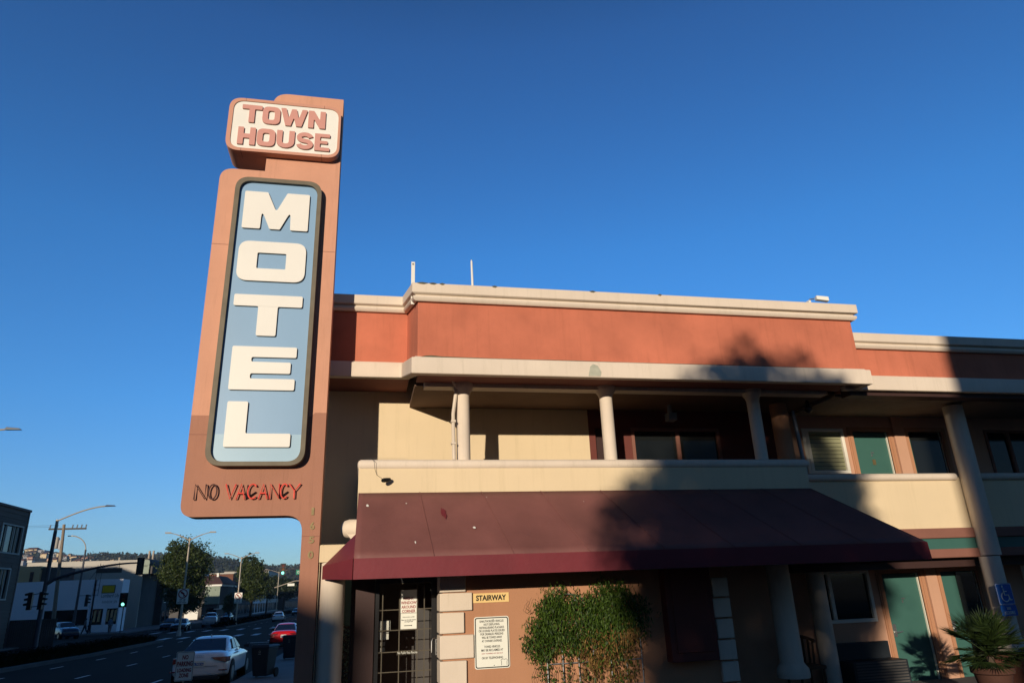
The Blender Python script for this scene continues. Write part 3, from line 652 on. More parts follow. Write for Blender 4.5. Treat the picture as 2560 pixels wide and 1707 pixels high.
# ---------------------------------------------------------------- signs & small things on the motel
st=thing('stairway_sign','small yellow STAIRWAY sign above the parking notice on the brown wall','sign',(2.0,11.49,1.6))
sy=11.49; a,b,c_,d_=.1498*sy,.1998*sy,EYE-.0144*sy,EYE-.0022*sy
build(bx(a,b,sy-.006,sy+.008,c_,d_),'plate','yellowsign',st); text('STAIRWAY','lettering',(a+.045,b-.045,c_+.028,d_-.028),sy-.008,'ink',st,bold=.035)
tw=thing('parking_notice','white black-bordered notice about unauthorized vehicles beside the quoins','sign',(2.0,11.49,1.0))
a,b,c_,d_=.1505*sy,.1985*sy,EYE-.0972*sy,EYE-.0325*sy
build(MB().prism(rnd(rect(a,b,c_,d_),.04),sy-.004,sy+.008),'plate','whitesign',tw)
build(MB().prism(rnd(rect(a+.012,b-.012,c_+.012,d_-.012),.035),sy-.006,sy-.004,[rnd(rect(a+.026,b-.026,c_+.026,d_-.026),.025)]),'border','ink',tw)
H_=d_-c_
def tl(s,f0,f1,inset,m='ink',bold=0): text(s,'lettering',(a+inset,b-inset,c_+H_*(1-f1),c_+H_*(1-f0)),sy-.0055,m,tw,bold=bold)
for s,y_,ins in (('UNAUTHORIZED VEHICLES',735,.085),('NOT DISPLAYING',778,.15),('DISTINGUISHING PLACARDS',820,.08),('OR LICENSE PLATES ISSUED',862,.07),('FOR DISABLED PERSONS',905,.095),('WILL BE TOWED AWAY',950,.115),("AT OWNER'S EXPENSE.",995,.115),('TOWED VEHICLES',1070,.15),('MAY BE RECLAIMED AT',1115,.105),('OR BY TELEPHONING',1215,.11)):
    f=(y_-705)/680; tl(s,f+.022,f+.066,ins,bold=.008)
tl('CITY TOWING 415 555 0137',(1160-705)/680+.03,(1160-705)/680+.055,.11,m='red')
bt=MB()
for zz in (d_-.05,c_+.05): bt.lathe([(.008,0),(.008,.006)],0,0,8)
build(MB().prism([(a+.30+.008*math.cos(k),d_-.045+.008*math.sin(k)) for k in [i*.785 for i in range(8)]],sy-.010,sy-.004).prism([(a+.30+.008*math.cos(k),c_+.045+.008*math.sin(k)) for k in [i*.785 for i in range(8)]],sy-.010,sy-.004),'bolt','grey',tw)
# little outlined sticker emblem lower right
em=MB(); ex,ez=b-.135,c_+.04
em.tube([(ex,sy-.006,ez),(ex,sy-.006,ez+.055),(ex-.01,sy-.006,ez+.075),(ex+.02,sy-.006,ez+.088),(ex+.045,sy-.006,ez+.08),(ex+.07,sy-.006,ez+.088),(ex+.095,sy-.006,ez+.075),(ex+.085,sy-.006,ez+.05),(ex+.085,sy-.006,ez)],.003,6)
build(em,'sticker_outline','ink',tw)
# trellis and vine
trl=thing('trellis','grey arched metal trellis against the brown wall under the vine','trellis',(3.6,11.4,g(11.4)))
tr=MB(); ty=11.42
def arch(x0,x1,zt): 
    n=12; c=(x0+x1)/2; r=(x1-x0)/2; return [(x0,ty,-.4)]+[(c-r*math.cos(math.pi*k/n),ty,zt+r*.8*math.sin(math.pi*k/n)) for k in range(n+1)]+[(x1,ty,-.4)]
for x0,x1,zt in ((2.86,3.62,1.26),(3.90,4.42,1.30)): tr.tube(arch(x0,x1,zt),.011,8)
for x in (3.11,3.37,4.16): tr.tube([(x,ty,-.4),(x,ty,1.5)],.010,8)
for z,x0,x1 in ((.55,2.86,3.62),(.2,2.86,3.62),(.85,2.86,3.62),(1.15,2.86,3.62),(.55,3.9,4.42),(.85,3.9,4.42),(.2,3.9,4.42),(1.15,3.9,4.42)): tr.tube([(x0,ty-.012,z),(x1,ty-.012,z)],.009,8)
build(tr,'bars','grey',trl)
vn=thing('climbing_vine','bushy green vine with dry brown lower leaves climbing the trellis','vine',(3.6,11.3,g(11.3)))
rng=random.Random(11)
vp=[(2.52,.85),(2.60,1.10),(2.70,1.42),(2.95,1.58),(3.10,1.54),(3.35,1.47),(3.52,1.44),(3.66,1.60),(3.98,1.61),(4.15,1.55),(4.32,1.44),(4.50,1.22),(4.40,1.02),(4.2,.72),(3.9,.55),(3.55,.50),(3.3,.66),(2.95,.70),(2.7,.66)]
def inp(p,poly):
    x,y=p; c=False
    for i in range(len(poly)):
        x1,y1=poly[i-1]; x2,y2=poly[i]
        if (y1>y)!=(y2>y) and x<(x2-x1)*(y-y1)/(y2-y1)+x1: c=not c
    return c
gr=MB(); dy=MB(); clumps=[]
while len(clumps)<230:
    p=(rng.uniform(2.45,4.55),rng.uniform(.45,1.65))
    if inp(p,vp): clumps.append(p)
for cxx,czz in clumps:
    depth=rng.uniform(.03,.30); dry=(cxx>3.35 and czz<1.0 and rng.random()<.75) or (czz<.8 and rng.random()<.4)
    for k in range(44):
        p=(cxx+rng.gauss(0,.08),11.40-abs(depth+rng.gauss(0,.05)),czz+rng.gauss(0,.085))
        t=dy if (dry and rng.random()<.8) else gr
        t.leaf(p,rng.uniform(.05,.105),rng.uniform(.014,.024),rng,down=2.0)
stemm=MB()
for k in range(46):
    x=rng.uniform(2.6,4.35); z=rng.uniform(.4,.9); pts=[(x,11.38,z)]
    for j in range(6): pts.append((pts[-1][0]+rng.gauss(0,.03),11.38+rng.gauss(0,.02),pts[-1][2]-rng.uniform(.04,.13)))
    stemm.tube(pts,.0028,5)
    for q_ in pts[1:]:
        for _ in range(2): (dy if rng.random()<.4 and x>3.2 else gr).leaf((q_[0]+rng.gauss(0,.02),q_[1]-.02,q_[2]),.05,.02,rng,1)
for k in range(9):
    x=rng.choice((2.6,2.75,3.0,3.3,3.8,4.2,2.55)); pts=[(x,11.35,1.3)]
    for j in range(5): pts.append((pts[-1][0]+rng.gauss(0,.025),11.38,pts[-1][2]+rng.uniform(.02,.06)))
    stemm.tube(pts,.002,5)
for k in range(90):   # leaves down the left post
    z=rng.uniform(-.3,.75); gr.leaf((2.84+rng.gauss(0,.06),11.36,z),.06,.024,rng,1)
for (tx,tz,tn,tw) in ((2.56,.78,60,.05),(2.72,.62,70,.06),(3.12,1.60,40,.05),(3.80,1.66,60,.07),(4.44,1.3,50,.06),(3.62,.40,120,.07),(3.95,.30,150,.08),(4.12,.12,120,.08),(4.2,.45,120,.08),(2.50,.9,40,.05)):
    for k in range(tn): (dy if (tx>3.5 and tz<.6 and rng.random()<.6) else gr).leaf((tx+rng.gauss(0,tw),11.34+rng.gauss(0,.04),tz+rng.gauss(0,tw*1.5)),rng.uniform(.05,.10),.02,rng,down=2)
build(gr,'foliage','leaf',vn,fast=True); build(dy,'dry_foliage','dry',vn,fast=True); build(stemm,'stem','bark',vn)['kind']='stuff'
# wheelchair sign
ad=thing('accessible_parking_sign','blue and white wheelchair sign hanging on the right-hand white column','sign',(12.0,11.88,1.2))
AY=11.86
def P2(kx,kz): return kx*AY,EYE+kz*AY
x0,z1=P2(1.000,-.010); x1=x0+.30; z0=z1-.40
x0=11.88;x1=12.24;z1=1.42;z0=1.04
build(MB().prism(rnd(rect(x0,x1,z0,z1),.03),AY,AY+.008),'plate','ada',ad)
build(MB().prism(rnd(rect(x0,x1,z0-.20,z0-.008),.03),AY,AY+.008),'plate','ada',ad,label='lower VAN ACCESSIBLE plate')
text('VAN\nACCESSIBLE','lettering',(x0+.06,x1-.06,z0-.17,z0-.04),AY-.002,'whitesign',ad)
cx,cz=(x0+x1)/2-.01,z0+.15
wc=MB(); yy=AY-.003
wc.tube([(cx+.085*math.cos(R(a_)),yy,cz-.01+.085*math.sin(R(a_))) for a_ in range(120,375,15)],.009,6)
wc.tube([(cx-.02,yy,cz+.14),(cx-.01,yy,cz+.02),(cx+.07,yy,cz+.02),(cx+.10,yy,cz-.075),(cx+.135,yy,cz-.065)],.011,6); wc.tube([(cx-.015,yy,cz+.085),(cx+.055,yy,cz+.085)],.009,6)
wc.lathe([(.001,0),(.02,0.001),(.02,.004),(.001,.005)],0,0,10)
n_=len(wc.v)-40
for i in range(n_,len(wc.v)):
    v=wc.v[i]; wc.v[i]=(cx-.025+v[0],yy-v[2],cz+.175+v[1])
build(wc,'wheelchair_symbol','whitesign',ad)
build(MB().box(x0+.008,x1-.008,AY-.002,AY,z1-.014,z1-.009).box(x0+.008,x1-.008,AY-.002,AY,z0+.009,z0+.014).box(x0+.008,x0+.013,AY-.002,AY,z0+.014,z1-.014).box(x1-.013,x1-.008,AY-.002,AY,z0+.014,z1-.014),'border','whitesign',ad)
build(MB().box(x0+.15,x0+.2,AY+.008,AY+.13,z0+.1,z0+.14),'bracket','grey',ad)
# planter wall
plw=MB(); plw.box(12.0,16,11.75,12.05,-.5,.17); plw.box(12.0,16,12.3,12.45,-.5,.17); plw.box(11.95,12.0,11.72,12.5,-.5,.17)
o=thing('planter_wall','low reddish planter wall round the foot of the right column','planter',(12.8,12.1,g(12))); build(plw,'wall','stone',o,bevel=.01); build(bx(12.0,16,12.05,12.3,-.5,.08),'soil','bark',o)
# palm in pot
pp=thing('potted_palm','spiky green palm in a terracotta pot in front of the lower doors','plant',(9.95,10.4,g(10.4)))
px,pyy=9.95,10.4; gz=g(10.4)
build(MB().lathe([(.17,gz+.004),(.19,gz+.05),(.27,gz+.5),(.31,gz+.52),(.31,gz+.6),(.27,gz+.6),(.25,gz+.55),(.02,gz+.55)],px,pyy,24),'pot','pot',pp)
build(MB().tube([(px,pyy,gz+.5),(px+.02,pyy,gz+.75)],[.07,.05],10),'trunk','bark',pp)
rng=random.Random(4); fm=MB()
for k in range(78):
    az=rng.uniform(0,2*math.pi); el=rng.uniform(-.15,1.45); L_=rng.uniform(.42,.76); d=Vector((math.cos(az)*math.cos(el),math.sin(az)*math.cos(el),math.sin(el)))
    p=Vector((px,pyy,gz+.78)); pts=[p.copy()]
    for j in range(7): p=p+d*L_*.085*(1); pts.append(p.copy()); d=(d+Vector((0,0,-.035))).normalized()
    fm.tube(pts,.006,5)
    # fan leaf
    side=d.cross(Vector((0,0,1))); side=side.normalized() if side.length>.05 else Vector((1,0,0)); upv=side.cross(d).normalized()
    for j in range(22):
        a_=(-1+2*j/21)*1.45; ld=(d*math.cos(a_)+side*math.sin(a_)+upv*rng.uniform(-.05,.12)).normalized(); Ll=L_*.52*(1-.25*abs(a_)/1.45)*rng.uniform(.85,1.1)
        e=p+ld*Ll+Vector((0,0,-.05*Ll)); m_=p+ld*Ll*.5; n_=ld.cross(upv).normalized()*.011
        fm.add([p,m_+n_,e,m_-n_],[(0,1,2,3)])
build(fm,'frond','palm',pp,fast=True)
# wicker chair + bench in shade by the window
wcx=thing('wicker_chair','brown wicker chair in the shade under the lower window','chair',(8.15,12.8,.05)); cx,cy,cz=8.15,12.8,-.3
wm=MB(); wm.box(cx-.28,cx+.28,cy-.28,cy+.25,cz+.38,cz+.44); build(wm,'seat','wicker',wcx,bevel=.01)
wm=MB()
for k in range(9):
    a_=-1.2+2.4*k/8; wm.tube([(cx+.3*math.sin(a_),cy+.25*math.cos(a_),cz+.42),(cx+.34*math.sin(a_),cy+.28*math.cos(a_),cz+.8+.12*math.cos(a_))],.02,6)
wm.tube([(cx+.34*math.sin(a_),cy+.28*math.cos(a_),cz+.8+.12*math.cos(a_)) for a_ in [-1.4+2.8*k/12 for k in range(13)]],.03,8); build(wm,'backrest','wicker',wcx)
for sx in (-.24,.24):
    for sy_ in (-.24,.2): build(MB().tube([(cx+sx,cy+sy_,cz),(cx+sx,cy+sy_,cz+.4)],.022,8),'leg','wicker',wcx)
bn=thing('storage_bench','dark bluish louvred storage bench below the lower window','bench',(9.7,13.0,-.4))
b_=MB(); b_.box(9.15,10.35,12.75,13.3,-.35,.12); build(b_,'body','bin',bn,bevel=.01); lv=MB()
for k in range(9): lv.box(9.2,10.3,12.74,12.75,-.32+.05*k,-.29+.05*k)
build(lv,'louvre','dkwall',bn)
bb=MB(); bb.box(9.15,10.35,13.2,13.3,.12,.42); build(bb,'backrest','bin',bn)
part(bx(6.05,21,12.0,YR,-.9,-.36),'walkway','walk')
part(MB().prism([(3.70,5.07),(3.92,5.07),(3.94,5.15),(3.88,5.26),(3.80,5.29),(3.74,5.24)],10.836,10.842),'repair_patch','patchg',label='grey green repair patch on the trim band')
part(MB().prism([(.80,5.350),(1.7,5.352),(3.2,5.354),(6,5.354),(8.8,5.357),(8.8,5.360),(6.2,5.366),(4.5,5.360),(3.4,5.366),(2.2,5.361),(1.2,5.370),(1.0,5.385),(.9,5.376)],10.90,10.948),'grime_line','mossd',label='dark weathered line along the top of the trim band')
for k,(x_,w__) in enumerate(((.84,.10),(1.02,.07),(1.18,.05),(2.1,.05),(3.9,.06),(5.2,.04))):
    part(MB().prism([(x_-w__,6.672),(x_-w__*.5,6.652),(x_+w__*.3,6.646),(x_+w__,6.672),(x_,6.685)],10.83,10.86),'moss_tuft','mossd')
# security cameras, antennas etc
def seccam(px_,py_,pz_,lab,m='black',flip=1):
    t=thing('security_camera',lab,'camera',(px_,py_,pz_))
    build(MB().tube([(px_+.03*flip,py_,pz_+.03),(px_+.03*flip,py_-.06,pz_+.02),(px_,py_-.10,pz_)],.010,8),'bracket',m,t)
    build(MB().tube([(px_-.05*flip,py_-.16,pz_-.01),(px_,py_-.12,pz_),(px_+.05*flip,py_-.08,pz_+.012)],[.036,.036,.030],12),'body',m,t)
    build(MB().tube([(px_-.068*flip,py_-.178,pz_-.016),(px_-.048*flip,py_-.158,pz_-.009)],.030,12),'lens','pane',t)
    return t
t=seccam(.33,11.5,3.40,'small black camera on the left end of the cream balcony wall')
cab=MB(); cab.tube([(.08,11.43,3.76),(.12,11.38,3.70),(.14,11.45,3.58),(.17,11.48,3.50),(.28,11.48,3.42),(.33,11.44,3.41)],.0035,5); build(cab,'cable','black',t)
t=thing('roof_camera','white camera on the right end of the main parapet','camera',(8.5,10.95,6.68))
build(MB().tube([(8.42,10.97,6.66),(8.42,10.97,6.80),(8.5,10.95,6.80)],.016,8),'bracket','steel',t); build(MB().box(8.36,8.41,10.93,11.01,6.66,6.76),'mount','white',t)
build(MB().hexa([(8.50,10.86,6.76),(8.72,10.80,6.71),(8.74,10.90,6.71),(8.52,10.96,6.76)],[(8.50,10.86,6.84),(8.72,10.80,6.80),(8.74,10.90,6.80),(8.52,10.96,6.84)]),'body','white',t,bevel=.008)
t=thing('pole_antenna','slim white pole antenna with black clamp on the roof edge','antenna',(1.75,11.1,6.6))
build(MB().tube([(1.75,11.1,6.78),(1.74,11.1,7.26),(1.738,11.1,7.30)],[.022,.018,.006],10),'rod','white',t); build(MB().box(1.69,1.81,11.06,11.14,6.70,6.74).tube([(1.75,11.1,6.55),(1.75,11.1,6.78)],.014,8),'clamp','black',t); build(MB().box(1.60,1.66,11.06,11.12,6.6,6.74),'conduit','grey',t)
t=thing('steel_post','thin flat galvanized post on the parapet corner','post',(.72,11.2,6.6))
build(bx(.665,.73,11.15,11.17,6.4,7.22),'bar','white',t,bevel=.003); build(MB().tube([(.68,11.14,7.17),(.71,11.14,7.17)],.008,6),'bolt','black',t)
t=thing('roof_weed','faint dry weed growing behind the parapet','plant',(7.4,11.3,6.6)); rng=random.Random(8); wd=MB()
for k in range(26):
    x=7.4+rng.gauss(0,.12); wd.tube([(x,11.3,6.5),(x+rng.gauss(0,.02),11.3,6.70),(x+rng.gauss(0,.05),11.3,6.76+rng.random()*.12)],.0022,4)
build(wd,'stems','bark',t)
# downspout beside column 1
ds=MB(); ds.tube([(1.50,11.62,5.2),(1.50,11.62,4.95),(1.44,11.56,4.55),(1.44,11.56,4.2),(1.45,11.56,3.76)],.032,8); ds.box(1.40,1.48,11.52,11.6,4.40,4.44); ds.box(1.40,1.48,11.52,11.6,4.02,4.05); part(ds,'drain_pipe','trim')
part(MB().tube([(1.36,11.45,5.2),(1.50,11.6,5.06)],.02,6),'pipe_stub','trim')
sk=MB()
for k in range(34): sk.tube([(.0+.02*k,11.53,3.75),(.0+.02*k,11.51,3.785)],.0014,4)
o=part(sk,'bird_spike','steel')
part(MB().tube([(6.1,12.9,5.13),(6.1,12.9,4.95)],.05,10).box(6.02,6.2,12.8,13.0,4.80,4.95),'ceiling_lamp','grey')
part(MB().lathe([(.02,4.80),(.07,4.84),(.075,4.9),(.04,4.95),(.03,5.06)],8.75,12.1,12),'dome_camera','black')
# dry shrub between column and pier
sh=thing('dry_shrub','reddish dry shrub behind the cream column at the sidewalk','shrub',(-.15,14,g(14))); sm2=MB(); rng=random.Random(3)
for k in range(900): sm2.leaf((-.28+rng.gauss(0,.12),14+rng.gauss(0,.3),rng.uniform(-.5,1.15)),.09,.03,rng,-.3)
build(sm2,'foliage','redshrub',sh,fast=True); build(MB().tube([(-.3,14,-.6),(-.3,14,.6)],.02,6),'stem','bark',sh)
part(bx(-.95,.6,17,17.2,-.8,2.3),'side_wall','cream',label='cream wall glimpsed behind the column')

# ---------------------------------------------------------------- street furniture
np_=thing('no_parking_sign','white NO PARKING LOADING ZONE sign on a thin post before the white sedan','sign',(-3.0,14.2,g(14.2)))
YN=14.2; a,b=-.2225*YN,-.2015*YN; zt,zb=EYE-.0562*YN,EYE-.0893*YN
build(MB().prism(rnd(rect(a,b,zb,zt),.025),YN,YN+.004),'plate','whitesign',np_)
build(MB().prism(rnd(rect(a+.008,b-.008,zb+.008,zt-.008),.02),YN-.002,YN,[rnd(rect(a+.014,b-.014,zb+.014,zt-.014),.016)]),'border','ink',np_)
hh=zt-zb
for s,f0,f1,ins in (('NO',.12,.27,.10),('PARKING',.33,.50,.022),('LOADING',.57,.70,.035),('ZONE',.74,.88,.07)): text(s,'lettering',(a+ins,b-ins,zt-hh*f1,zt-hh*f0),YN-.002,'red',np_,bold=.03)
build(MB().tube([((a+b)/2,YN+.02,g(YN)+.1),((a+b)/2,YN+.02,zt-.03)],.014,8),'post','galv',np_)
def wheelie(x,y,lab,rz=0):
    t=thing('wheelie_bin',lab,'bin',(x,y,g(y)+.13),'wheeled refuse bins on the pavement')
    z=g(y)+.13; w0,w1,d0,d1=.24,.31,.26,.36
    build(MB().hexa([(x-w0,y-d0,z+.06),(x+w0,y-d0,z+.06),(x+w0,y+d0,z+.06),(x-w0,y+d0,z+.06)],[(x-w1,y-d1,z+.92),(x+w1,y-d1,z+.92),(x+w1,y+d1,z+.92),(x-w1,y+d1,z+.92)]),'body','bin',t,bevel=.03)
    build(MB().hexa([(x-w1-.03,y-d1-.03,z+.92),(x+w1+.03,y-d1-.03,z+.92),(x+w1+.03,y+d1+.06,z+.92),(x-w1-.03,y+d1+.06,z+.92)],[(x-w1+.03,y-d1+.05,z+1.02),(x+w1-.03,y-d1+.05,z+1.02),(x+w1,y+d1+.04,z+.98),(x-w1,y+d1+.04,z+.98)]),'lid','bin',t,bevel=.02)
    for sx in (-1,1): build(MB().tube([(x+sx*.31,y+.22,z+.14),(x+sx*.37,y+.22,z+.14)],.14,16),'wheel','rubber',t)
    build(MB().tube([(x-.28,y+d1+.10,z+.93),(x+.28,y+d1+.10,z+.93)],.018,8),'handle','bin',t)
    em=MB(); em.tube([(x+.035*math.cos(k*1.257+1.57),y-d1+.012,z+.80+.035*math.sin(k*1.257+1.57)) for k in range(6)],.006,5); em.box(x-.045,x+.045,y-d1+.009,y-d1+.02,z+.72,z+.735); build(em,'emblem','greyw',t)
    for c in t.children: pass
    t.rotation_euler=(0,0,rz)
wheelie(-3.12,26.3,'dark grey wheeled bin beside the white sedan, nearest of the two',R(-20))
wheelie(-3.05,35.2,'dark grey wheeled bin farther along the kerb by the red car',R(-12))
# street lamps
def twin_lamp(x,y,h,lab,sign=None,arm=2.0,single=0):
    t=thing('street_lamp',lab,'street lamp',(x,y,g(y)),'street lamps along the median')
    z0=g(y)+.15; build(MB().tube([(x,y,z0),(x,y,z0+h)],[.11,.065],10),'pole','galv',t); build(MB().lathe([(.2,z0-.02),(.2,z0+.3),(.13,z0+.5)],x,y,10),'base','greyw',t)
    for s in ((-1,1) if not single else (single,)):
        pts=[(x+s*arm*q,y,z0+h-.25+.75*math.sin(q*1.45)) for q in [k/8 for k in range(9)]]
        a=build(MB().tube(pts,[.05]*5+[.035]*4,8),'arm','galv',t); ex=x+s*arm; ez=pts[-1][2]
        build(MB().hexa([(ex-.08*s-.3,y-.13,ez-.05),(ex-.08*s+.4,y-.13,ez-.05),(ex-.08*s+.4,y+.13,ez-.05),(ex-.08*s-.3,y+.13,ez-.05)],[(ex-.25,y-.08,ez+.07),(ex+.25,y-.08,ez+.07),(ex+.25,y+.08,ez+.07),(ex-.25,y+.08,ez+.07)]),'lamp_head','galv',a)
    return t
twin_lamp(-16.95,76,9.0,'tall twin arm street lamp before the rounded tree',arm=2.1)
twin_lamp(-17.1,109,9.0,'twin arm street lamp in front of the pointed tree, second in the row',arm=2.1)
twin_lamp(-17.1,158,8.7,'distant street lamp beside the hanging green signal',arm=2.6)
def turnsign(x,y,zc,w_,h_,lab):
    t=thing('no_left_turn_sign',lab,'sign',(x,y,g(y)),'no left turn signs on the median lamps')
    build(MB().prism(rnd(rect(x-w_/2,x+w_/2,zc-h_/2,zc+h_/2),.06),y-.02,y),'plate','whitesign',t)
    c=zc+h_*.17; r=w_*.42; ring=[(x+r*math.cos(k*.3927),c+r*math.sin(k*.3927)) for k in range(16)]; rin=[(x+r*.8*math.cos(k*.3927),c+r*.8*math.sin(k*.3927)) for k in range(16)]
    build(MB().prism(ring,y-.03,y-.021,[rin]).prism([(x-r*.66,c+r*.5),(x-r*.5,c+r*.66),(x+r*.66,c-r*.5),(x+r*.5,c-r*.66)],y-.034,y-.031),'red_ring','red',t)
    build(MB().prism([(x+r*.30,c-r*.6),(x+r*.12,c-r*.6),(x+r*.12,c-.02),(x-r*.1,c+r*.12),(x-r*.1,c-r*.08),(x-r*.55,c+r*.2),(x-r*.1,c+r*.55),(x-r*.1,c+r*.33),(x+r*.3,c+r*.08)][::-1],y-.028,y-.0205),'arrow','ink',t)
    text('7 AM - 9 AM\n4 PM - 7 PM\nEXCEPT SUNDAY','lettering',(x-w_*.40,x+w_*.40,zc-h_*.45,zc-h_*.16),y-.024,'ink',t,bold=.02)
    return t
turnsign(-16.9,75.6,EYE+.0088*75.6,1.02,1.35,'white no left turn sign on the lamp before the rounded tree')
turnsign(-17.0,108.7,EYE+.0042*108.7,1.02,1.38,'white no left turn sign on the second median lamp')
M['lampG']=mat('green_signal_lens',(.05,.6,.45),.3,0,emit=(.25,1,.75,2.2)); M['lampO']=mat('off_lens',(.10,.015,.01),.3,0); M['lampY']=mat('off_amber_lens',(.14,.05,.01),.3,0)
def signal(x,y,zt,lab,face=1,lit=False,h=1.25,w_=.5,back=False,parent=None):
    t=thing('traffic_light',lab,'traffic light',(x,y,zt-h),'traffic lights at the crossing')
    build(MB().box(x-w_/2,x+w_/2,y-.02,y+.02,zt-h,zt),'backplate','black',t); build(MB().box(x-.17,x+.17,y+.02 if not back else y-.22,y+.22 if not back else y-.02,zt-h+.08,zt-.08),'housing','black',t)
    if not back:
        for k,mm in enumerate(('lampO','lampY','lampG' if lit else 'lampY')):
            zc=zt-h/2+(1-k)*h*.3
            l=build(MB().prism([(x+.15*math.cos(j*.4488),zc+.15*math.sin(j*.4488)) for j in range(14)],y-.035,y-.021),'lens',mm,t)
            build(MB().tube([(x+.17*math.cos(R(a_)),y-.10,zc+.17*math.sin(R(a_))) for a_ in range(0,181,20)],.02,5),'visor','black',l)
    return t
def sidesignal(x,y,zt,lab,s=1,h=1.15):
    t=thing('traffic_light',lab,'traffic light',(x,y,zt-h),'traffic lights at the crossing')
    build(MB().box(x-.15,x+.15,y-.17,y+.17,zt-h,zt),'housing','black',t,bevel=.02)
    for k in range(3):
        zc=zt-.2-k*.37; build(MB().hexa([(x+s*.15,y-.15,zc-.02),(x+s*.38,y-.15,zc-.04),(x+s*.38,y+.15,zc-.04),(x+s*.15,y+.15,zc-.02)],[(x+s*.15,y-.13,zc+.17),(x+s*.42,y-.13,zc+.10),(x+s*.42,y+.13,zc+.10),(x+s*.15,y+.13,zc+.17)]),'visor','black',t)
    return t
# mast-arm pole at far left corner
Y1=64; X1=-.3835*Y1; mp_=thing('signal_mast','dark signal mast with lamp arm and long curved signal arm at the left corner','pole',(X1,Y1,g(Y1)))
zt1=EYE+.1065*Y1
build(MB().tube([(X1,Y1,g(Y1)+.13),(X1,Y1,zt1-.9)],[.19,.13],12),'pole','pole',mp_)
build(MB().tube([(X1,Y1,zt1-.9),(X1,Y1,zt1)],[.12,.11],12),'pole_top','galv',mp_)
build(MB().tube([(X1,Y1,zt1-.15)]+[(X1+3.6*q,Y1,zt1-.1+1.15*math.sin(q*1.5)) for q in [k/8 for k in range(9)]],.055,8),'lamp_arm','galv',mp_)
build(MB().hexa([(X1+3.4,Y1-.15,zt1+1.0),(X1+4.2,Y1-.12,zt1+1.02),(X1+4.2,Y1+.12,zt1+1.02),(X1+3.4,Y1+.15,zt1+1.0)],[(X1+3.5,Y1-.08,zt1+1.13),(X1+4.1,Y1-.06,zt1+1.1),(X1+4.1,Y1+.06,zt1+1.1),(X1+3.5,Y1+.08,zt1+1.13)]),'lamp_head','steel',mp_)
zj=EYE+.0283*Y1
apts=[(X1+6.45*q,Y1,zj+.15+(EYE+.0511*Y1-zj-.15)*math.sin(q*math.pi/2)**.85 if q>0 else zj) for q in [k/12 for k in range(13)]]
build(MB().tube(apts,[.13-.07*k/12 for k in range(13)],10),'signal_arm','pole',mp_)
sg_=MB(); sxx,szz=-.314*Y1,EYE+.0430*Y1; sg_.box(sxx-.95,sxx+.95,Y1-.04,Y1,szz-.2,szz+.16); sg_.tube([(sxx-.7,Y1,szz+.1),(sxx-.7,Y1,szz+.55)],.02,6); sg_.tube([(sxx+.7,Y1,szz+.1),(sxx+.7,Y1,szz+.6)],.02,6); build(sg_,'street_sign','dkwall',mp_)
build(MB().tube([(X1-.95,Y1,EYE+.017*Y1),(X1,Y1,EYE+.019*Y1)],.03,6).tube([(X1-.95,Y1,EYE+.003*Y1),(X1,Y1,EYE+.004*Y1)],.03,6),'signal_bracket','pole',mp_)
sidesignal(-.3975*Y1,Y1,EYE+.0200*Y1,'dark traffic light on the left side of the mast',-1,1.3); sidesignal(-.3835*Y1,Y1-.35,EYE+.0200*Y1,'dark traffic light strapped to the front of the mast',1,1.3)
signal(-.2785*Y1,Y1,EYE+.0575*Y1,'dark traffic light seen from behind at the end of the curved arm',back=True,h=1.35,w_=.55)
signal(-.2925*80,80,EYE+.0155*80,'traffic light showing green in front of the grey building corner',lit=True,h=1.35,w_=.75)
o=thing('signal_post','thin post carrying the green traffic light on the left corner','pole',(-.2925*80,80.3,g(80))); build(MB().tube([(-.2925*80,80.35,g(80)),(-.2925*80,80.35,EYE+.012*80)],.05,8),'post','pole',o)
# pole 2
Y2=98; X2=-.345*Y2; p2=thing('street_lamp','tall single arm street lamp standing by the shop corner','street lamp',(X2,Y2,g(Y2)))
z2t=EYE+.069*Y2
build(MB().tube([(X2,Y2,g(Y2)),(X2,Y2,z2t)],[.17,.10],10),'pole','pole',p2)
build(MB().tube([(X2,Y2,z2t-.1)]+[(X2-2.0*(1-math.cos(q*1.5))/(1-math.cos(1.5))*.92,Y2,z2t-.1+1.8*math.sin(q*1.5)) for q in [k/8 for k in range(1,9)]],.06,8),'arm','galv',p2); build(MB().box(X2-2.3,X2-1.6,Y2-.12,Y2+.12,z2t+1.62,z2t+1.72),'lamp_head','galv',p2,bevel=.03)
build(MB().tube([(X2,Y2,EYE+.014*Y2),(X2+.9,Y2,EYE+.014*Y2)],.03,6),'signal_bracket','pole',p2); sidesignal(-.3375*Y2+.3,Y2,EYE+.0150*Y2,'dark traffic light beside the single arm street lamp',1,1.35)
# utility pole
Y3=97; X3=-.372*Y3; up_=thing('utility_pole','pale wooden utility pole with crossarms and transformer','utility pole',(X3,Y3,g(Y3)))
build(MB().tube([(X3+.5,Y3,g(Y3)),(X3-.28,Y3,EYE+.1005*Y3)],[.24,.16],10),'pole','polewood',up_)
zu=EYE+.0985*Y3; cr=MB(); cr.box(X3-1.9,X3+2.3,Y3-.1,Y3+.05,zu-.45,zu-.25); cr.box(X3-1.9,X3+1.5,Y3-.1,Y3+.05,EYE+.046*Y3,EYE+.046*Y3+.2); cr.box(X3+.2,X3+1.3,Y3-.1,Y3+.05,EYE+.036*Y3,EYE+.036*Y3+.15); build(cr,'crossarm','dkwall',up_)
ins=MB()
for k in (-1.8,-1.0,.7,1.2,1.7,2.2): ins.tube([(X3+k,Y3,zu-.25),(X3+k+.05,Y3,zu+.15)],.07,6)
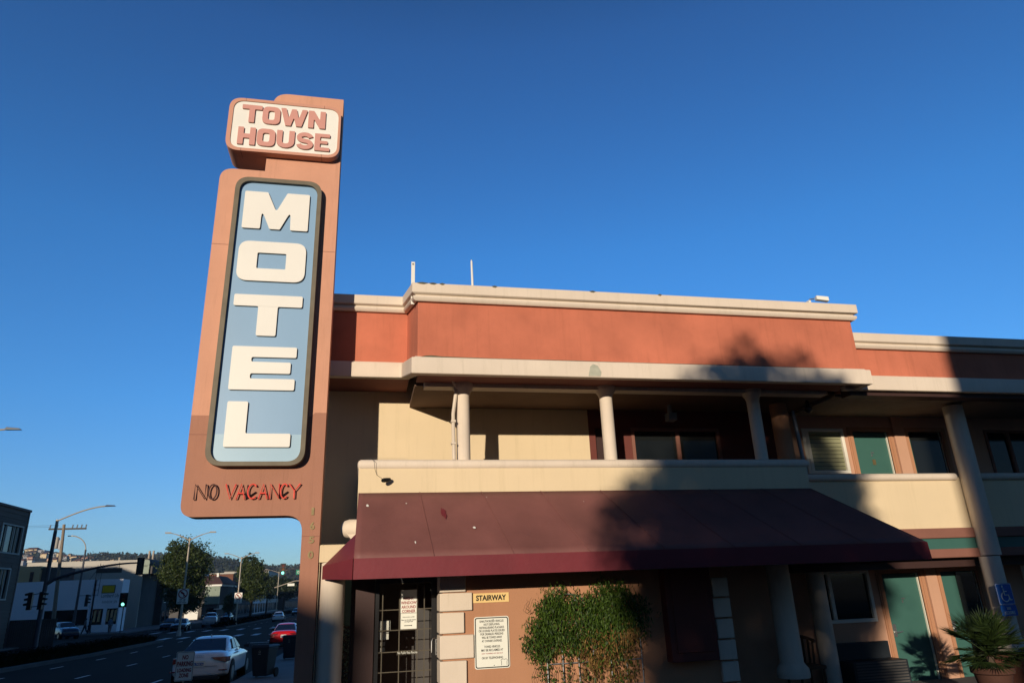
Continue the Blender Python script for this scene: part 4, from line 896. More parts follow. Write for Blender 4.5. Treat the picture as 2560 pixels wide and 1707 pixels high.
build(ins,'insulator','grey',up_); build(MB().lathe([(.3,EYE+.071*Y3),(.32,EYE+.075*Y3),(.32,EYE+.0835*Y3),(.2,EYE+.085*Y3)],X3-.8,Y3,12),'transformer','greyw',up_); build(MB().box(X3-.45,X3-.2,Y3-.2,Y3+.2,EYE+.070*Y3,EYE+.081*Y3),'switch_box','black',up_)
wr=MB()
for dz,dx in ((0,-1.8),(.2,-1)): wr.tube([(X3+dx,Y3,zu-.1+dz)]+[(X3+dx-30*q,Y3-30*q,zu-.1+dz-1.2*math.sin(math.pi*q)) for q in (.25,.5,.75,1)],.012,4)
build(wr,'wire','dkwall',up_)
# far signal and arms right
YF=84; signal(-.1035*YF,YF,EYE+.0450*YF,'traffic light showing green hanging over the far road',lit=True,h=1.25,w_=.62)
fa=thing('signal_mast','signal arm reaching in from the right behind the tall sign','pole',(-3.3,YF+.3,g(YF))); build(MB().tube([(-3.3,YF+.3,g(YF)+.1),(-3.3,YF+.3,7.3)],[.16,.12],8),'pole','galv',fa)
build(MB().tube([(-3.3,YF+.3,EYE+.032*YF),(-6,YF+.3,EYE+.037*YF),(-8.9,YF+.3,EYE+.038*YF)],.06,8),'signal_arm','pole',fa)
M['greensign']=mat('green_street_sign',(.01,.22,.13),.4,0)
build(bx(-.0868*YF,-.0868*YF+1.6,YF+.1,YF+.14,EYE+.0305*YF,EYE+.0365*YF),'street_sign','greensign',fa)
text('OCTAVIA','lettering',(-.0868*YF+.12,-.0868*YF+1.48,EYE+.0320*YF,EYE+.0350*YF),YF+.095,'whitesign',fa)
build(bx(-.0965*YF,-.0890*YF+.1,YF+.1,YF+.14,EYE+.0165*YF,EYE+.0195*YF),'street_sign','whitesign',fa)
build(MB().tube([(-3.3,YF+.3,EYE+.018*YF),(-5.5,YF+.3,EYE+.023*YF),(-7.4,YF+.3,EYE+.0225*YF),(-9.5,YF+.3,EYE+.015*YF)],.05,8),'lower_arm','galv',fa)
lh_=thing('street_lamp','flat lamp head of a street lamp entering from the left edge','street lamp',(-21,44,g(44)))
Yh=44; lx,lz=-.453*Yh,EYE+.2235*Yh
build(MB().hexa([(lx-.5,Yh-.16,lz-.05),(lx+.35,Yh-.10,lz-.05),(lx+.35,Yh+.1,lz-.05),(lx-.5,Yh+.16,lz-.05)],[(lx-.45,Yh-.1,lz+.1),(lx+.2,Yh-.06,lz+.05),(lx+.2,Yh+.06,lz+.05),(lx-.45,Yh+.1,lz+.1)]),'lamp_head','grey',lh_,bevel=.02)
build(MB().tube([(lx-.3,Yh,lz),(lx-2,Yh,lz-.2),(lx-5,Yh,lz-1.2)],.05,8),'arm','galv',lh_); build(MB().tube([(lx-5,Yh,g(Yh)),(lx-5,Yh,lz-.9)],[.15,.1],10),'pole','galv',lh_)

# ---------------------------------------------------------------- vehicles
def car(name,label,cat,loc,rz,body,kind='sedan',Lc=4.5,Wc=1.8,Hc=1.43,group='cars on the street',det=True,plate=''):
    t=thing(name,label,cat,loc,group); hw=Wc/2
    # y=0 rear ... y=Lc front. local coordinates
    if kind=='sedan':
        deck=[(0,.82),(.08,.97),(.35,1.03),(.85,1.04),(1.6,.99),(2.9,.96),(3.35,.93),(4.0,.85),(4.35,.70),(4.5,.55)]; cabs=(.50,1.45,2.35,3.35,.97)
    elif kind=='suv':
        deck=[(0,.90),(.06,1.02),(.3,1.05),(.85,1.05),(1.6,1.05),(2.9,1.03),(3.3,1.02),(4.0,.95),(4.38,.82),(4.5,.62)]; cabs=(.08,.45,2.4,3.3,1.03)
    else:
        deck=[(0,1.0),(.05,1.12),(.3,1.13),(.85,1.13),(1.75,1.13),(2.9,1.12),(3.2,1.12),(4.0,1.08),(4.35,1.0),(4.5,.8)]; cabs=(1.75,2.0,2.75,3.35,1.12)
    s=Lc/4.5; deck=[(y*s,z*Hc/1.43) for y,z in deck]
    def wy(y): e=min(y,Lc-y); return hw*(.86+.14*min(1,(e/.55))**.5)
    low=.34
    vs=[];fs=[]; n=12
    for y,dz in deck:
        w_=wy(y); zb=.20+.12*max(0,1-min(y,Lc-y)/.4)
        half=[(w_*.90,zb),(w_*.985,zb+.10),(w_,zb+.3),(w_*.985,min(dz-.10,.72)),(w_*.90,dz-.03),(w_*.55,dz+.012)]
        ring=[(x,z) for x,z in half]+[(-x,z) for x,z in reversed(half)]
        vs+=[(x,y,z) for x,z in ring]
    m=len(deck)
    for i in range(m-1):
        for k in range(n): fs.append((i*n+k,i*n+(k+1)%n,(i+1)*n+(k+1)%n,(i+1)*n+k))
    fs+=[tuple(range(n)),tuple((m-1)*n+k for k in range(n))]
    bo_=MB().add(vs,fs); OFFsave=OFF[t.name]; OFF[t.name]=Vector((0,0,0))
    B=build(bo_,'body',body,t); ss=B.modifiers.new('sub','SUBSURF'); ss.levels=2; ss.render_levels=2
    for f in B.data.polygons: f.use_smooth=True
    y0,y1,y2,y3,bz=[c*s for c in cabs[:4]]+[cabs[4]*Hc/1.43]; zr=Hc; bw=hw*.86; rw=hw*.66
    cb_=MB(); q=[(bw*.97,y0,bz-.04),(rw,y1,zr-.05),(rw,y2,zr-.03),(bw,y3,bz-.06)]
    st_=[(y0,bz-.05,bw*.92,bz-.03),(y1-.12,bz-.05,bw,zr-.10),(y1+.25,bz-.05,bw*1.02,zr-.01),((y1+y2)/2,bz-.05,bw*1.02,zr),(y2-.1,bz-.05,bw*1.02,zr-.03),(y2+.08,bz-.05,bw*1.0,zr-.09),(y3,bz-.07,bw*.95,bz-.05)]
    vs=[];fs=[]
    for y,zb_,wb,zt_ in st_:
        f=(zt_-bz+.05)/(zr-bz+.05); wt=wb+(rw-wb)*max(0,f)
        vs+=[(wb,y,zb_),(wt,y,zt_-.05*f),(wt*.75,y,zt_),(0,y,zt_+.015*f),(-wt*.75,y,zt_),(-wt,y,zt_-.05*f),(-wb,y,zb_)]
    for i in range(len(st_)-1):
        for k in range(6): fs.append((i*7+k,i*7+k+1,(i+1)*7+k+1,(i+1)*7+k))
    fs+=[tuple(range(7)),tuple((len(st_)-1)*7+k for k in range(7))]
    C_=build(MB().add(vs,fs),'cabin',body,t); ss=C_.modifiers.new('sub','SUBSURF'); ss.levels=2; ss.render_levels=2
    for e in C_.data.polygons: e.use_smooth=True
    # windows (thin panels just outside the cabin skin)
    def pan(nm,pts,off,mm='glassC'):
        v=[Vector(p) for p in pts]; c=sum(v,Vector())/len(v); nn=(v[1]-v[0]).cross(v[2]-v[0]).normalized()
        if nn.dot(c-Vector((0,Lc/2,.8)))<0: nn=-nn
        mb=MB(); k=len(v); mb.add([tuple(p+nn*off) for p in v]+[tuple(p-nn*.03) for p in v],[tuple(range(k)),tuple(range(k,2*k))[::-1]]+[(i,(i+1)%k,(i+1)%k+k,i+k) for i in range(k)])
        return build(mb,nm,mm,t,bevel=.01)
    zt_=zr-.09
    yr0,yr1=y0+.10,y1-.05
    pan('rear_window',[(-bw*.86,yr0,bz+.03),(bw*.86,yr0,bz+.03),(rw*.86,yr1+.02,zt_),(-rw*.86,yr1+.02,zt_)],.028)
    pan('windshield',[(-bw*.86,y3-.10,bz+.0),(bw*.86,y3-.10,bz+.0),(rw*.88,y2+.10,zt_-.02),(-rw*.88,y2+.10,zt_-.02)],.028)
    for sd in (-1,1):
        ym=(y1+y2)/2+.05; xb,xt=bw*.985,rw*1.055
        pan('side_window',[(sd*xb,y1-.12,bz+.05),(sd*xb,ym-.04,bz+.04),(sd*xt,ym-.04,zt_),(sd*xt,y1+.15,zt_-.02)],.012)
        pan('side_window',[(sd*xb,ym+.04,bz+.04),(sd*xb*.99,y3-.62,bz+.03),(sd*xt,y2-.12,zt_-.02),(sd*xt,ym+.04,zt_)],.012)
        build(MB().hexa([(sd*hw*.95,y3-.50,bz-.02),(sd*(hw+.16),y3-.50,bz-.0),(sd*(hw+.16),y3-.40,bz+.0),(sd*hw*.95,y3-.38,bz-.02)],[(sd*hw*.95,y3-.50,bz+.08),(sd*(hw+.17),y3-.50,bz+.13),(sd*(hw+.15),y3-.40,bz+.12),(sd*hw*.95,y3-.38,bz+.07)]),'mirror','carD' if body!='carW' else 'bin',t,bevel=.02)
        for yw in (.80*s,Lc-.85*s):
            x=sd*(hw-.10)
            ty=build(MB().tube([(x-.11*sd,yw,.33),(x+.105*sd,yw,.33)],.33,20),'wheel','rubber',t)
            build(MB().tube([(x+.09*sd,yw,.33),(x+.112*sd,yw,.33)],.21,16),'rim','steel',ty)
        # arches
        for yw in (.80*s,Lc-.85*s):
            build(MB().tube([(sd*(hw-.3),yw,.35),(sd*(hw+.004),yw,.35)],.39,20),'wheel_arch','rubber',t)
        zl=.80*Hc/1.43
        if kind=='sedan': build(MB().hexa([(sd*.46,-.03,zl-.02),(sd*hw*.90,.0,zl-.11),(sd*hw*.985,.34,zl-.09),(sd*.46,.2,zl-.02)],[(sd*.34,-.02,zl+.06),(sd*hw*.90,.0,zl+.06),(sd*hw*.985,.36,zl+.06),(sd*.34,.2,zl+.06)]),'tail_light','tail',t,bevel=.01)
        else: build(MB().box(sd*hw*.78-.07,sd*hw*.78+.07,-.02,.15,zl-.1,zl+.12),'tail_light','tail',t)
        build(MB().hexa([(sd*.50,Lc-.16,.62),(sd*hw*.90,Lc-.35,.60),(sd*hw*.90,Lc-.5,.60),(sd*.5,Lc-.4,.62)],[(sd*.50,Lc-.16,.74),(sd*hw*.90,Lc-.35,.76),(sd*hw*.90,Lc-.5,.76),(sd*.5,Lc-.4,.74)]),'headlight','lens',t,bevel=.01)
        if det: build(bx(sd*.74-.13,sd*.74+.13,-.01,.08,.46,.49),'reflector','tail',t)
    build(MB().box(-.62,.62,-.02,.2,.19,.33),'bumper','bin',t,bevel=.03)
    gr_=MB()
    for k in range(4): gr_.box(-.45,.45,Lc-.12,Lc-.02,.45+.06*k,.48+.06*k)
    build(gr_,'grille','black',t)
    pl_=build(bx(-.17,.17,-.035,.02,.60,.78) if kind!='pickup' else bx(-.17,.17,-.04,0,.5,.66),'license_plate','whitesign',t)
    if plate: text(plate,'plate_lettering',(-.14,.14,.63,.72),-.038,'ada',pl_,bold=.03)
    if det:
        em_=MB()
        for k in range(4): em_.tube([(-.09+.06*k+.036*math.cos(R(a_)),-.035,.905+.036*math.sin(R(a_))) for a_ in range(0,361,30)],.006,5)
        build(em_,'emblem','steel',t); build(MB().box(-.55,.55,-.03,-.01,.60,.606),'boot_seam','black',t); build(MB().tube([(0,1.5,Hc-.0),(0,1.42,Hc+.07)],[.03,.008],6),'antenna_fin',body,t)
    if kind=='pickup':
        build(MB().box(-hw*.82,hw*.82,.08,1.7,1.12,1.16),'bed','rubber',t)
    OFF[t.name]=OFFsave; t.rotation_euler=(0,0,rz); return t
def cz_(y): return g(y)+.01
car('parked_car','white sedan parked at the near kerb seen from behind','car',(-5.08,26,cz_(28)),R(-1),'carW',plate='7KCO829')
car('parked_car','bright red sedan parked ahead of the white one at the kerb','car',(-4.85,50,cz_(52)),0,'carR',Hc=1.42,det=False,plate='6')
car('driving_car','small white sedan far down the road past the crosswalk','car',(-12.9,122,cz_(124)),R(2),'carW',det=False)
car('pickup_truck','white pickup truck facing the crossing in the oncoming lanes','pickup',(-21.2,114,cz_(112)),R(188),'carS','pickup',Lc=5.6,Wc=2.0,Hc=1.85,det=False)
car('parked_car','dark hatchback beside the median end nearest the pickup','car',(-21.6,99,cz_(97)),R(184),'carD',det=False)
car('parked_car','dark blue car behind the lamp before the rounded tree','car',(-24.6,107,cz_(105)),R(182),'carB',det=False)
car('suv','dark blue sport utility vehicle at the far left side street','suv',(-32.5,90,cz_(88)),R(215),'carB','suv',Lc=4.7,Wc=1.85,Hc=1.7,det=False)
car('parked_car','dark car parked on the far left beyond the second median','car',(-24.8,150,cz_(150)),R(180),'carD',det=False)
car('parked_car','distant parked car near the trees by the tall sign','car',(-18.4+4,176,cz_(176)),R(180),'carD',det=False)

# ---------------------------------------------------------------- people
def person(x,y,zf,label,top,bot,stride=.2,face=0,h=1.72):
    t=thing('person',label,'person',(x,y,zf)); s=h/1.72
    J=[(0,0,.95),(0,0,1.15),(0,0,1.42),(0,0,1.52),(0,.02,1.62),(0,.02,1.72),
       (-.1,0,.90),(-.11,stride*.5,.50),(-.11,stride,.08),(-.11,stride+.14,.03),(.1,0,.90),(.11,-stride*.4,.48),(.11,-stride*1.2,.10),(.11,-stride*1.2+.14,.04),
       (-.19,0,1.40),(-.24,-.05,1.12),(-.23,.08,.88),(-.22,.12,.80),(.19,0,1.40),(.24,.04,1.12),(.23,.1,.88),(.22,.14,.80)]
    E_=[(0,1),(1,2),(2,3),(3,4),(4,5),(0,6),(6,7),(7,8),(8,9),(0,10),(10,11),(11,12),(12,13),(2,14),(14,15),(15,16),(16,17),(2,18),(18,19),(19,20),(20,21)]
    rad=[.14,.13,.15,.055,.095,.08,.095,.065,.045,.035,.095,.065,.045,.035,.06,.045,.035,.03,.06,.045,.035,.03]
    me=bpy.data.meshes.new('body'); me.from_pydata([(a*s,b*s,c*s) for a,b,c in J],E_,[]); o=bpy.data.objects.new('body',me); COL.objects.link(o); o.parent=t
    md=o.modifiers.new('skin','SKIN'); 
    for i,v in enumerate(me.skin_vertices[0].data if me.skin_vertices else []): v.radius=(rad[i]*s,rad[i]*s)
    if not me.skin_vertices:
        pass
    o.modifiers.new('sub','SUBSURF').levels=1
    me.materials.append(M[top])
    lg=MB()
    for i0,i1,i2 in ((6,7,8),(10,11,12)): lg.tube([(J[i0][0]*s,J[i0][1]*s,(J[i0][2]+.06)*s),(J[i1][0]*s,J[i1][1]*s,J[i1][2]*s),(J[i2][0]*s,J[i2][1]*s,J[i2][2]*s)],[.115*s,.085*s,.07*s],10)
    OFF[t.name]=Vector(); build(lg,'trousers',bot,t); build(MB().lathe([(.02,1.55*s),(.075*s,1.57*s),(.10*s,1.66*s),(.085*s,1.74*s),(.02,1.77*s)],0,.0,12),'hair','jeans',t)
    t.rotation_euler=(0,0,face); return t
person(-.3315*97.5,97.5,g(97.5)+.13,'pedestrian in grey top walking past the dark shop window','cloth','jeans',.28,R(90))
person(-.3265*97.2,97.2,g(97.2)+.13,'pedestrian in black beside the one in the grey top','jeans','jeans',.1,R(80))
person(-.3035*96.5,96.5,g(96.5)+.13,'pedestrian in pale blue by the bright shop window','palecloth','cloth',.1,R(0))

# ---------------------------------------------------------------- buildings along the street
def wallwin(mb_wall,bld,rects,Y,fr='frame',pane='pane',d=.12):
    for (x0,x1,z0,z1) in rects:
        f=MB(); t=.09
        f.box(x0,x1,Y-.05,Y+.03,z1-t,z1); f.box(x0,x1,Y-.05,Y+.03,z0,z0+t); f.box(x0,x0+t,Y-.05,Y+.03,z0+t,z1-t); f.box(x1-t,x1,Y-.05,Y+.03,z0+t,z1-t); f.box((x0+x1)/2-.04,(x0+x1)/2+.04,Y-.05,Y+.03,z0+t,z1-t)
        w_=build(f,'window',fr,bld); build(bx(x0+t,x1-t,Y-.015,Y-.005,z0+t,z1-t),'pane',pane,w_)
# shingled building, its street facade along X=-28
A_=thing('apartment_building','grey brown shingled building cut by the left edge of the view','building',(-34,60,g(60)))
XA=-28.0; zA=EYE+.2785*28
whs=[]
def AY_(kx): return XA/kx
def Az(kx,kz): return EYE+kz*AY_(kx)
holes=[[ (AY_(-.4445),6.05),(AY_(-.4445),8.10),(AY_(-.4210),8.10),(AY_(-.4210),6.05)],[(AY_(-.4445)-.3,2.55),(AY_(-.4445)-.3,4.75),(AY_(-.4262),4.75),(AY_(-.4262),2.55)]]
wall=MB().prism([(40,-1.6),(67.2,-1.6),(67.2,zA),(40,zA)],XA-.25,XA,holes,axis='x'); build(wall,'wall','shingle',A_)
build(MB().box(-62,XA-.25,67.0,67.2,-1.6,zA).box(-62,XA-.25,40,40.2,-1.6,zA).box(-62,-61.8,40.2,67,-1.6,zA),'wall','shingle',A_)
build(MB().box(-62.1,XA+.12,39.9,67.3,zA,zA+.18),'roof','dkbrown',A_); build(MB().box(XA-.02,XA+.05,67.05,67.25,-1.6,zA),'corner_board','dkbrown',A_)
for h in holes:
    y0,z0=h[0]; y1,z1=h[2]; t=.12; f=MB()
    f.box(XA-.08,XA+.06,y0-.1,y1+.1,z1,z1+t); f.box(XA-.08,XA+.08,y0-.1,y1+.1,z0-t,z0); f.box(XA-.08,XA+.06,y0-.1,y0+.05,z0,z1); f.box(XA-.08,XA+.06,y1-.05,y1+.1,z0,z1)
    for q in (.25,.62,.8): f.box(XA-.10,XA-.02,y0+(y1-y0)*q-.05,y0+(y1-y0)*q+.05,z0,z1)
    w_=build(f,'window','greyw',A_); build(bx(XA-.16,XA-.13,y0,y1,z0,z1),'pane','paneSky',w_)
sid=MB(); z=-1.2
while z<zA-.1:
    for a,b in ((40,67.2),): 
        segs=[(a,b)]
        for h in holes:
            if h[0][1]-.15<z<h[2][1]+.15:
                ns=[]
                for s0,s1 in segs:
                    if h[0][0]-.12>s0: ns.append((s0,h[0][0]-.12))
                    if h[2][0]+.12<s1: ns.append((h[2][0]+.12,s1))
                segs=ns
        for s0,s1 in segs: sid.hexa([(XA,s0,z),(XA+.03,s0,z),(XA+.03,s1,z),(XA,s1,z)],[(XA,s0,z+.36),(XA+.004,s0,z+.36),(XA+.004,s1,z+.36),(XA,s1,z+.36)])
    z+=.38
build(sid,'siding','shingle',A_)
fn=thing('board_fence','dark board fence between the shingled building and the side street','fence',(-29,68,g(68))); fb_=MB()
for k in range(40): fb_.box(-31.5+.16*k,-31.5+.16*k+.14,69,69.05,g(69),g(69)+2.2)
build(fb_,'boards','dkwall',fn); build(MB().box(-31.5,-25.1,69.05,69.1,g(69)+1.6,g(69)+1.7).box(-31.5,-25.1,69.05,69.1,g(69)+.4,g(69)+.5),'rail','dkwall',fn)
# white shop
YW=104.; kk=lambda kx:kx*YW
zW=EYE+.0318*YW
W_=thing('corner_shop','low white corner shop with dark display windows','building',(-37,108,g(105)))
xl,xm,xr=kk(-.4190),kk(-.3265),kk(-.2945)
zwt,zwb=EYE-.0022*YW,EYE-.0205*YW
hl=[rect(kk(-.380),kk(-.3315),zwb,zwt)]
build(MB().prism([(xl,-2),(xm,-2),(xm,zW+.1),(xl,zW)],YW,YW+.4,hl),'wall','pale',W_)
hr=[rect(kk(-.3255)+.1,kk(-.3125),zwb,zwt),rect(kk(-.3085),kk(-.2960),zwb,zwt)]
build(MB().prism([(xm,-2),(xr,-2),(xr,zW+.02),(xm,zW+.1)],YW-.5,YW-.1,hr),'wall','pale',W_)
build(MB().box(xm-.02,xm+.2,YW-.5,YW,-2,zW).box(xr-.3,xr-.02,YW-.1,YW+2.4,-2,zW),'wall','pale',W_); build(MB().box(xl,xr-.3,YW+.4,YW+2.4,zW-.5,zW-.3),'roof','greyw',W_)
build(MB().box(xl,xr-.3,YW+2.2,YW+2.3,-2,zW-.5),'shop_interior','dkwall',W_)
pn=MB(); pn.box(kk(-.380),kk(-.3315),YW+.2,YW+.22,zwb,zwt); pn.box(kk(-.3255)+.1,kk(-.3125),YW-.35,YW-.33,zwb,zwt); pn.box(kk(-.3085),kk(-.2960),YW-.35,YW-.33,zwb,zwt)
build(pn,'display_window','pane',W_)
md=MB(); rng=random.Random(2)
for kx in (-.3215,-.3165,-.3070,-.3025,-.2985):
    x=kk(kx); md.hexa([(x-.17,YW-.42,zwb+.35),(x+.12,YW-.42,zwb+.35),(x+.12,YW-.38,zwb+.35),(x-.17,YW-.38,zwb+.35)],[(x-.08,YW-.42,zwt-.25),(x+.14,YW-.42,zwt-.1),(x+.14,YW-.38,zwt-.1),(x-.08,YW-.38,zwt-.25)])
build(md,'display_dress','tan',W_); build(MB().box(kk(-.3245),kk(-.3175),YW-.40,YW-.36,zwt-.7,zwt-.05).box(kk(-.2985),kk(-.2968),YW-.40,YW-.36,zwt-.6,zwt-.15),'display_panel','roofbr',W_)
M['yel']=mat('yellow_board',(.62,.42,.01),.6,.1,2)
bbd=thing('yellow_board','yellow signboard fixed high on the white corner shop','sign',(kk(-.307),YW-.55,zW-1)); build(bx(kk(-.3165),kk(-.3030),YW-.62,YW-.52,EYE+.0165*YW,EYE+.0245*YW),'board','yel',bbd); build(bx(kk(-.3172),kk(-.3023),YW-.60,YW-.51,EYE+.0158*YW,EYE+.0252*YW),'frame','dkwall',bbd)
text('Lombard Lily','shop_lettering',(kk(-.3170),kk(-.2965),EYE+.0095*YW,EYE+.0150*YW),YW-.51,'grey',W_,bold=.02); text('RAINBOW  SPA','shop_lettering',(kk(-.3150),kk(-.2980),EYE+.0040*YW,EYE+.0070*YW),YW-.51,'grey',W_)
sc_=MB()
for dx in (0,.6): sc_.tube([(kk(-.3170)+dx-1.0,YW-.7,EYE+.013*YW),(kk(-.3170)+dx-.9,YW-.7,EYE+.050*YW)],.03,5)
sc_.tube([(kk(-.333),YW-.6,EYE+.032*YW),(kk(-.325),YW-.6,EYE+.046*YW)],.03,5)
for k in range(5): sc_.tube([(kk(-.3170)-1.0,YW-.7,EYE+(.014+.006*k)*YW),(kk(-.3170)-.4,YW-.7,EYE+(.014+.006*k)*YW)],.02,5)
build(sc_,'roof_ladder','pole',W_)
# large grey hall
YG=122.; GB=thing('grey_hall','large plain grey stucco hall behind the white shop','building',(-42,130,g(125)))
zG=EYE+.0548*YG; xgl,xgr=-.4165*YG,-.2745*YG
build(MB().prism(rect(xgl+1,xgr,-2,zG),YG,YG+.4),'wall','greyw',GB); build(MB().box(xgr-.4,xgr,YG+.4,YG+9,-2,zG-2.2),'wall','dkwall',GB); build(MB().box(xgl+1,xgr-.4,YG+.4,YG+5,zG-.5,zG-.3),'roof','greyw',GB)
crn=MB(); crn.tube([(xgr+.2,YG+.0,zG-.55),(xgr+.2,YG+9,zG-.55)],.75,14); crn.box(xgr-.2,xgr+1.3,YG+.02,YG+9,zG-2.1,zG-1.0); build(crn,'canopy','dkwall',GB,label='rounded dark canopy on the street side')
build(MB().box(xgr-.9,xgr+.9,YG-.3,YG+.0,zG-2.1,zG-.9).prism(rnd(rect(xgr-.9,xgr+.9,zG-1.0,zG-.05),.4),YG-.3,YG),'canopy_end','green',GB)
rt_=MB(); 
for x,h in ((-38.0,.6),(-45,.4),(-33.7,1.5),(-33.1,1.5)): rt_.tube([(x,YG+3,zG-.2),(x,YG+3,zG+h)],.16,8)
build(rt_,'roof_vent','galv',GB)
build(MB().box(xgl-3.2,xgl+3.0,YG-6.,YG-1,-2,EYE+.050*(YG-6)),'annex','dkwall',GB)
TB=thing('tan_building','small sunlit tan building behind the shingled one','building',(-46,110,g(110))); yT=112.
build(MB().box(-.417*yT-1,-.392*yT,yT,yT+6,-2,EYE+.0505*yT),'wall','tan',TB,bevel=.02); build(MB().box(-.392*yT,-.372*yT,yT+.5,yT+6,-2,EYE+.049*yT),'wall','dkwall',TB); wallwin(None,TB,[(-.403*yT,-.399*yT,EYE+.031*yT,EYE+.044*yT)],yT,fr='roofbr')
# street wall left beyond (facades along X=-31)
def streetblock(name,label,y0,y1,zt_,wm,xf=-31.5,wins=4,depth=14,cat='building',trimm='frame'):
    t=thing(name,label,cat,(xf-depth/2,(y0+y1)/2,g(y0)))
    zb_=-2.6
    build(bx(xf-depth,xf,y0,y1,zb_,zt_),'wall',wm,t); build(bx(xf-depth-.05,xf+.15,y0-.05,y1+.05,zt_,zt_+.25),'roof','dkwall',t)
    n=wins; L_=(y1-y0)/n
    for fl in range(max(1,int((zt_-1.8)/2.9))+0):
        for k in range(n):
            ya=y0+L_*(k+.25); yb=y0+L_*(k+.75); za=1.9+2.9*fl; 
            if za+1.5>zt_-.3: continue
            f=build(bx(xf,xf+.08,ya,yb,za,za+1.5),'window',trimm,t); build(bx(xf+.08,xf+.10,ya+.12,yb-.12,za+.12,za+1.38),'pane','pane',f)
    for k in range(n):
        ya=y0+L_*(k+.12); yb=y0+L_*(k+.88); f=build(bx(xf,xf+.06,ya,yb,g(y0)+.3,.9),'shopfront','dkwall',t); build(bx(xf+.06,xf+.08,ya+.15,yb-.15,g(y0)+.5,.75),'pane','pane',f)
    return t
streetblock('shop_building','dark two storey building right of the grey hall',131.5,137,6.2,'dkwall',-32.5,2,depth=4)
# green corrugated house with brown roof
HG=thing('green_house','pale green corrugated building under a brown hipped roof','building',(-31,165,g(165)))
yh=156.; zh=EYE+.0195*yh; xh0,xh1=-.197*yh,-.1795*yh
cg=MB(); x=xh0
while x<xh1-.01: cg.box(x,min(x+.12,xh1),yh-.05,yh,EYE-.002*yh,zh); x+=.24
cg.box(xh0,xh1,yh,yh+.3,EYE-.002*yh,zh); build(cg,'corrugated_wall','green',HG)
build(MB().box(xh0,xh1,yh+.3,yh+19,EYE-.002*yh,zh),'side_wall','dkwall',HG); build(MB().box(xh0-.5,xh1-.4,yh+.6,yh+18,-2.6,EYE-.002*yh),'ground_floor','dkwall',HG)
build(MB().box(xh0,xh1+.3,yh-.3,yh+.28,zh,zh+.35).box(xh1-.2,xh1+.3,yh+.28,yh+19,zh,zh+.35),'eave','white',HG)
zr_=EYE+.0325*(yh+6); build(MB().add([(xh0-3,yh-.4,zh+.35),(xh1+.5,yh-.4,zh+.35),(xh1+.5,yh+20,zh+.35),(xh0-3,yh+20,zh+.35),(xh1-1.8,yh+7,zr_),(xh1-1.8,yh+17,zr_),(xh0-3,yh+7,zr_),(xh0-3,yh+17,zr_)],[(0,1,4,6),(1,2,5,4),(2,3,7,5),(4,5,7,6),(0,6,7,3),(0,3,2,1)]),'roof','roofbr',HG)
build(MB().box(xh1-2.0,xh1-1.6,yh+6,yh+6.4,zr_-1,zr_+.5),'chimney','white',HG); build(MB().box(xh0+.4,xh1-.5,yh+.52,yh+.58,-.9,.6),'shop_window','pane',HG)
bs=thing('hanging_sign','pale projecting sign on the corner of the green building','sign',(-27.5,155,1)); build(MB().box(-.1770*yh,-.1655*yh,yh-1.2,yh-1.1,EYE-.0085*yh,EYE-.0035*yh),'panel','white',bs); build(MB().box(-.1835*yh,-.1770*yh,yh-1.17,yh-1.13,EYE-.0085*yh,EYE-.0075*yh),'bracket','white',bs)
streetblock('shop_building','dark narrow two storey building beyond the green house',170.1,182,5.5,'dkwall',-30.6,3,depth=4); 
t=thing('tall_white_house','tall white house rising behind the rounded tree','building',(-36,150,g(150))); build(MB().box(-38.6,-35.4,176,182,-2.6,9.3),'wall','white',t); build(MB().box(-38.8,-35.2,175.8,182.2,9.3,9.55),'roof','dkwall',t)
streetblock('shop_building','dark shopfront row under the pointed tree',183,215,5.2,'dkwall',-29.6,6)
streetblock('shop_building','distant pale shop near the end of the street',216,250,5.6,'pale',-30.0,6)
streetblock('shop_building','distant tan building showing above the far trees',255,290,11.0,'greyw',-31.0,6)
streetblock('shop_building','dark far building closing the street on the left',295,360,9,'dkwall',-29,8)
t=thing('brick_house','reddish house roof showing behind the brown roof','building',(-42,215,g(215))); build(MB().box(-41,-33,200,212,-2.6,EYE+.034*200),'wall','roofbr',t); build(MB().box(-41.3,-32.7,199.7,212.3,EYE+.034*200,EYE+.0355*200),'roof','greyw',t)
# far end of the street (right, mostly hidden) and unseen buildings behind the camera, heights shaped for shade and sun
for y0,y1,zt_,lab in ((-110,-47.6,10.4,'unseen three storey block, shaped for shade and sun, across the street far behind the camera'),(-47.4,-34,11.75,'unseen taller block, added to shade the sign foot, across the street behind the camera'),(-33,-15.5,11.0,'unseen three storey block, shaped for shade and sun, across the street left of the camera'),(-15,4,7.9,'unseen stucco block, kept low to let sun reach the red car, across the street left of the camera'),(5,38,10.2,'stucco block across the street before the shingled building')):
    streetblock('apartment_building',lab,y0,y1,zt_,'greyw' if y0>-80 else 'pale',-28.4,6,depth=22)  # unseen blocks, heights shaped for shade and sun
t=thing('shade_block','unseen tall block added to shade the white shop','building',(-70,60,0)); build(MB().box(-85,-60,35,75,-2,15.5),'wall','pale',t); build(MB().box(-85.2,-59.8,34.8,75.2,15.5,15.9),'roof','dkwall',t)  # unseen block added so the shop front falls in shade
t=thing('unseen_neighbour_block','unseen tall block, shaped for shade and sun, across the parking lot behind the camera','building',(12,-22,0)); build(MB().box(-3.0,26,-30,-19,-.2,14.5),'wall','greyw',t); build(MB().box(-3.05,26.1,-30.1,-18.95,14.5,14.9),'roof','dkwall',t); wallwin(None,t,[],0)
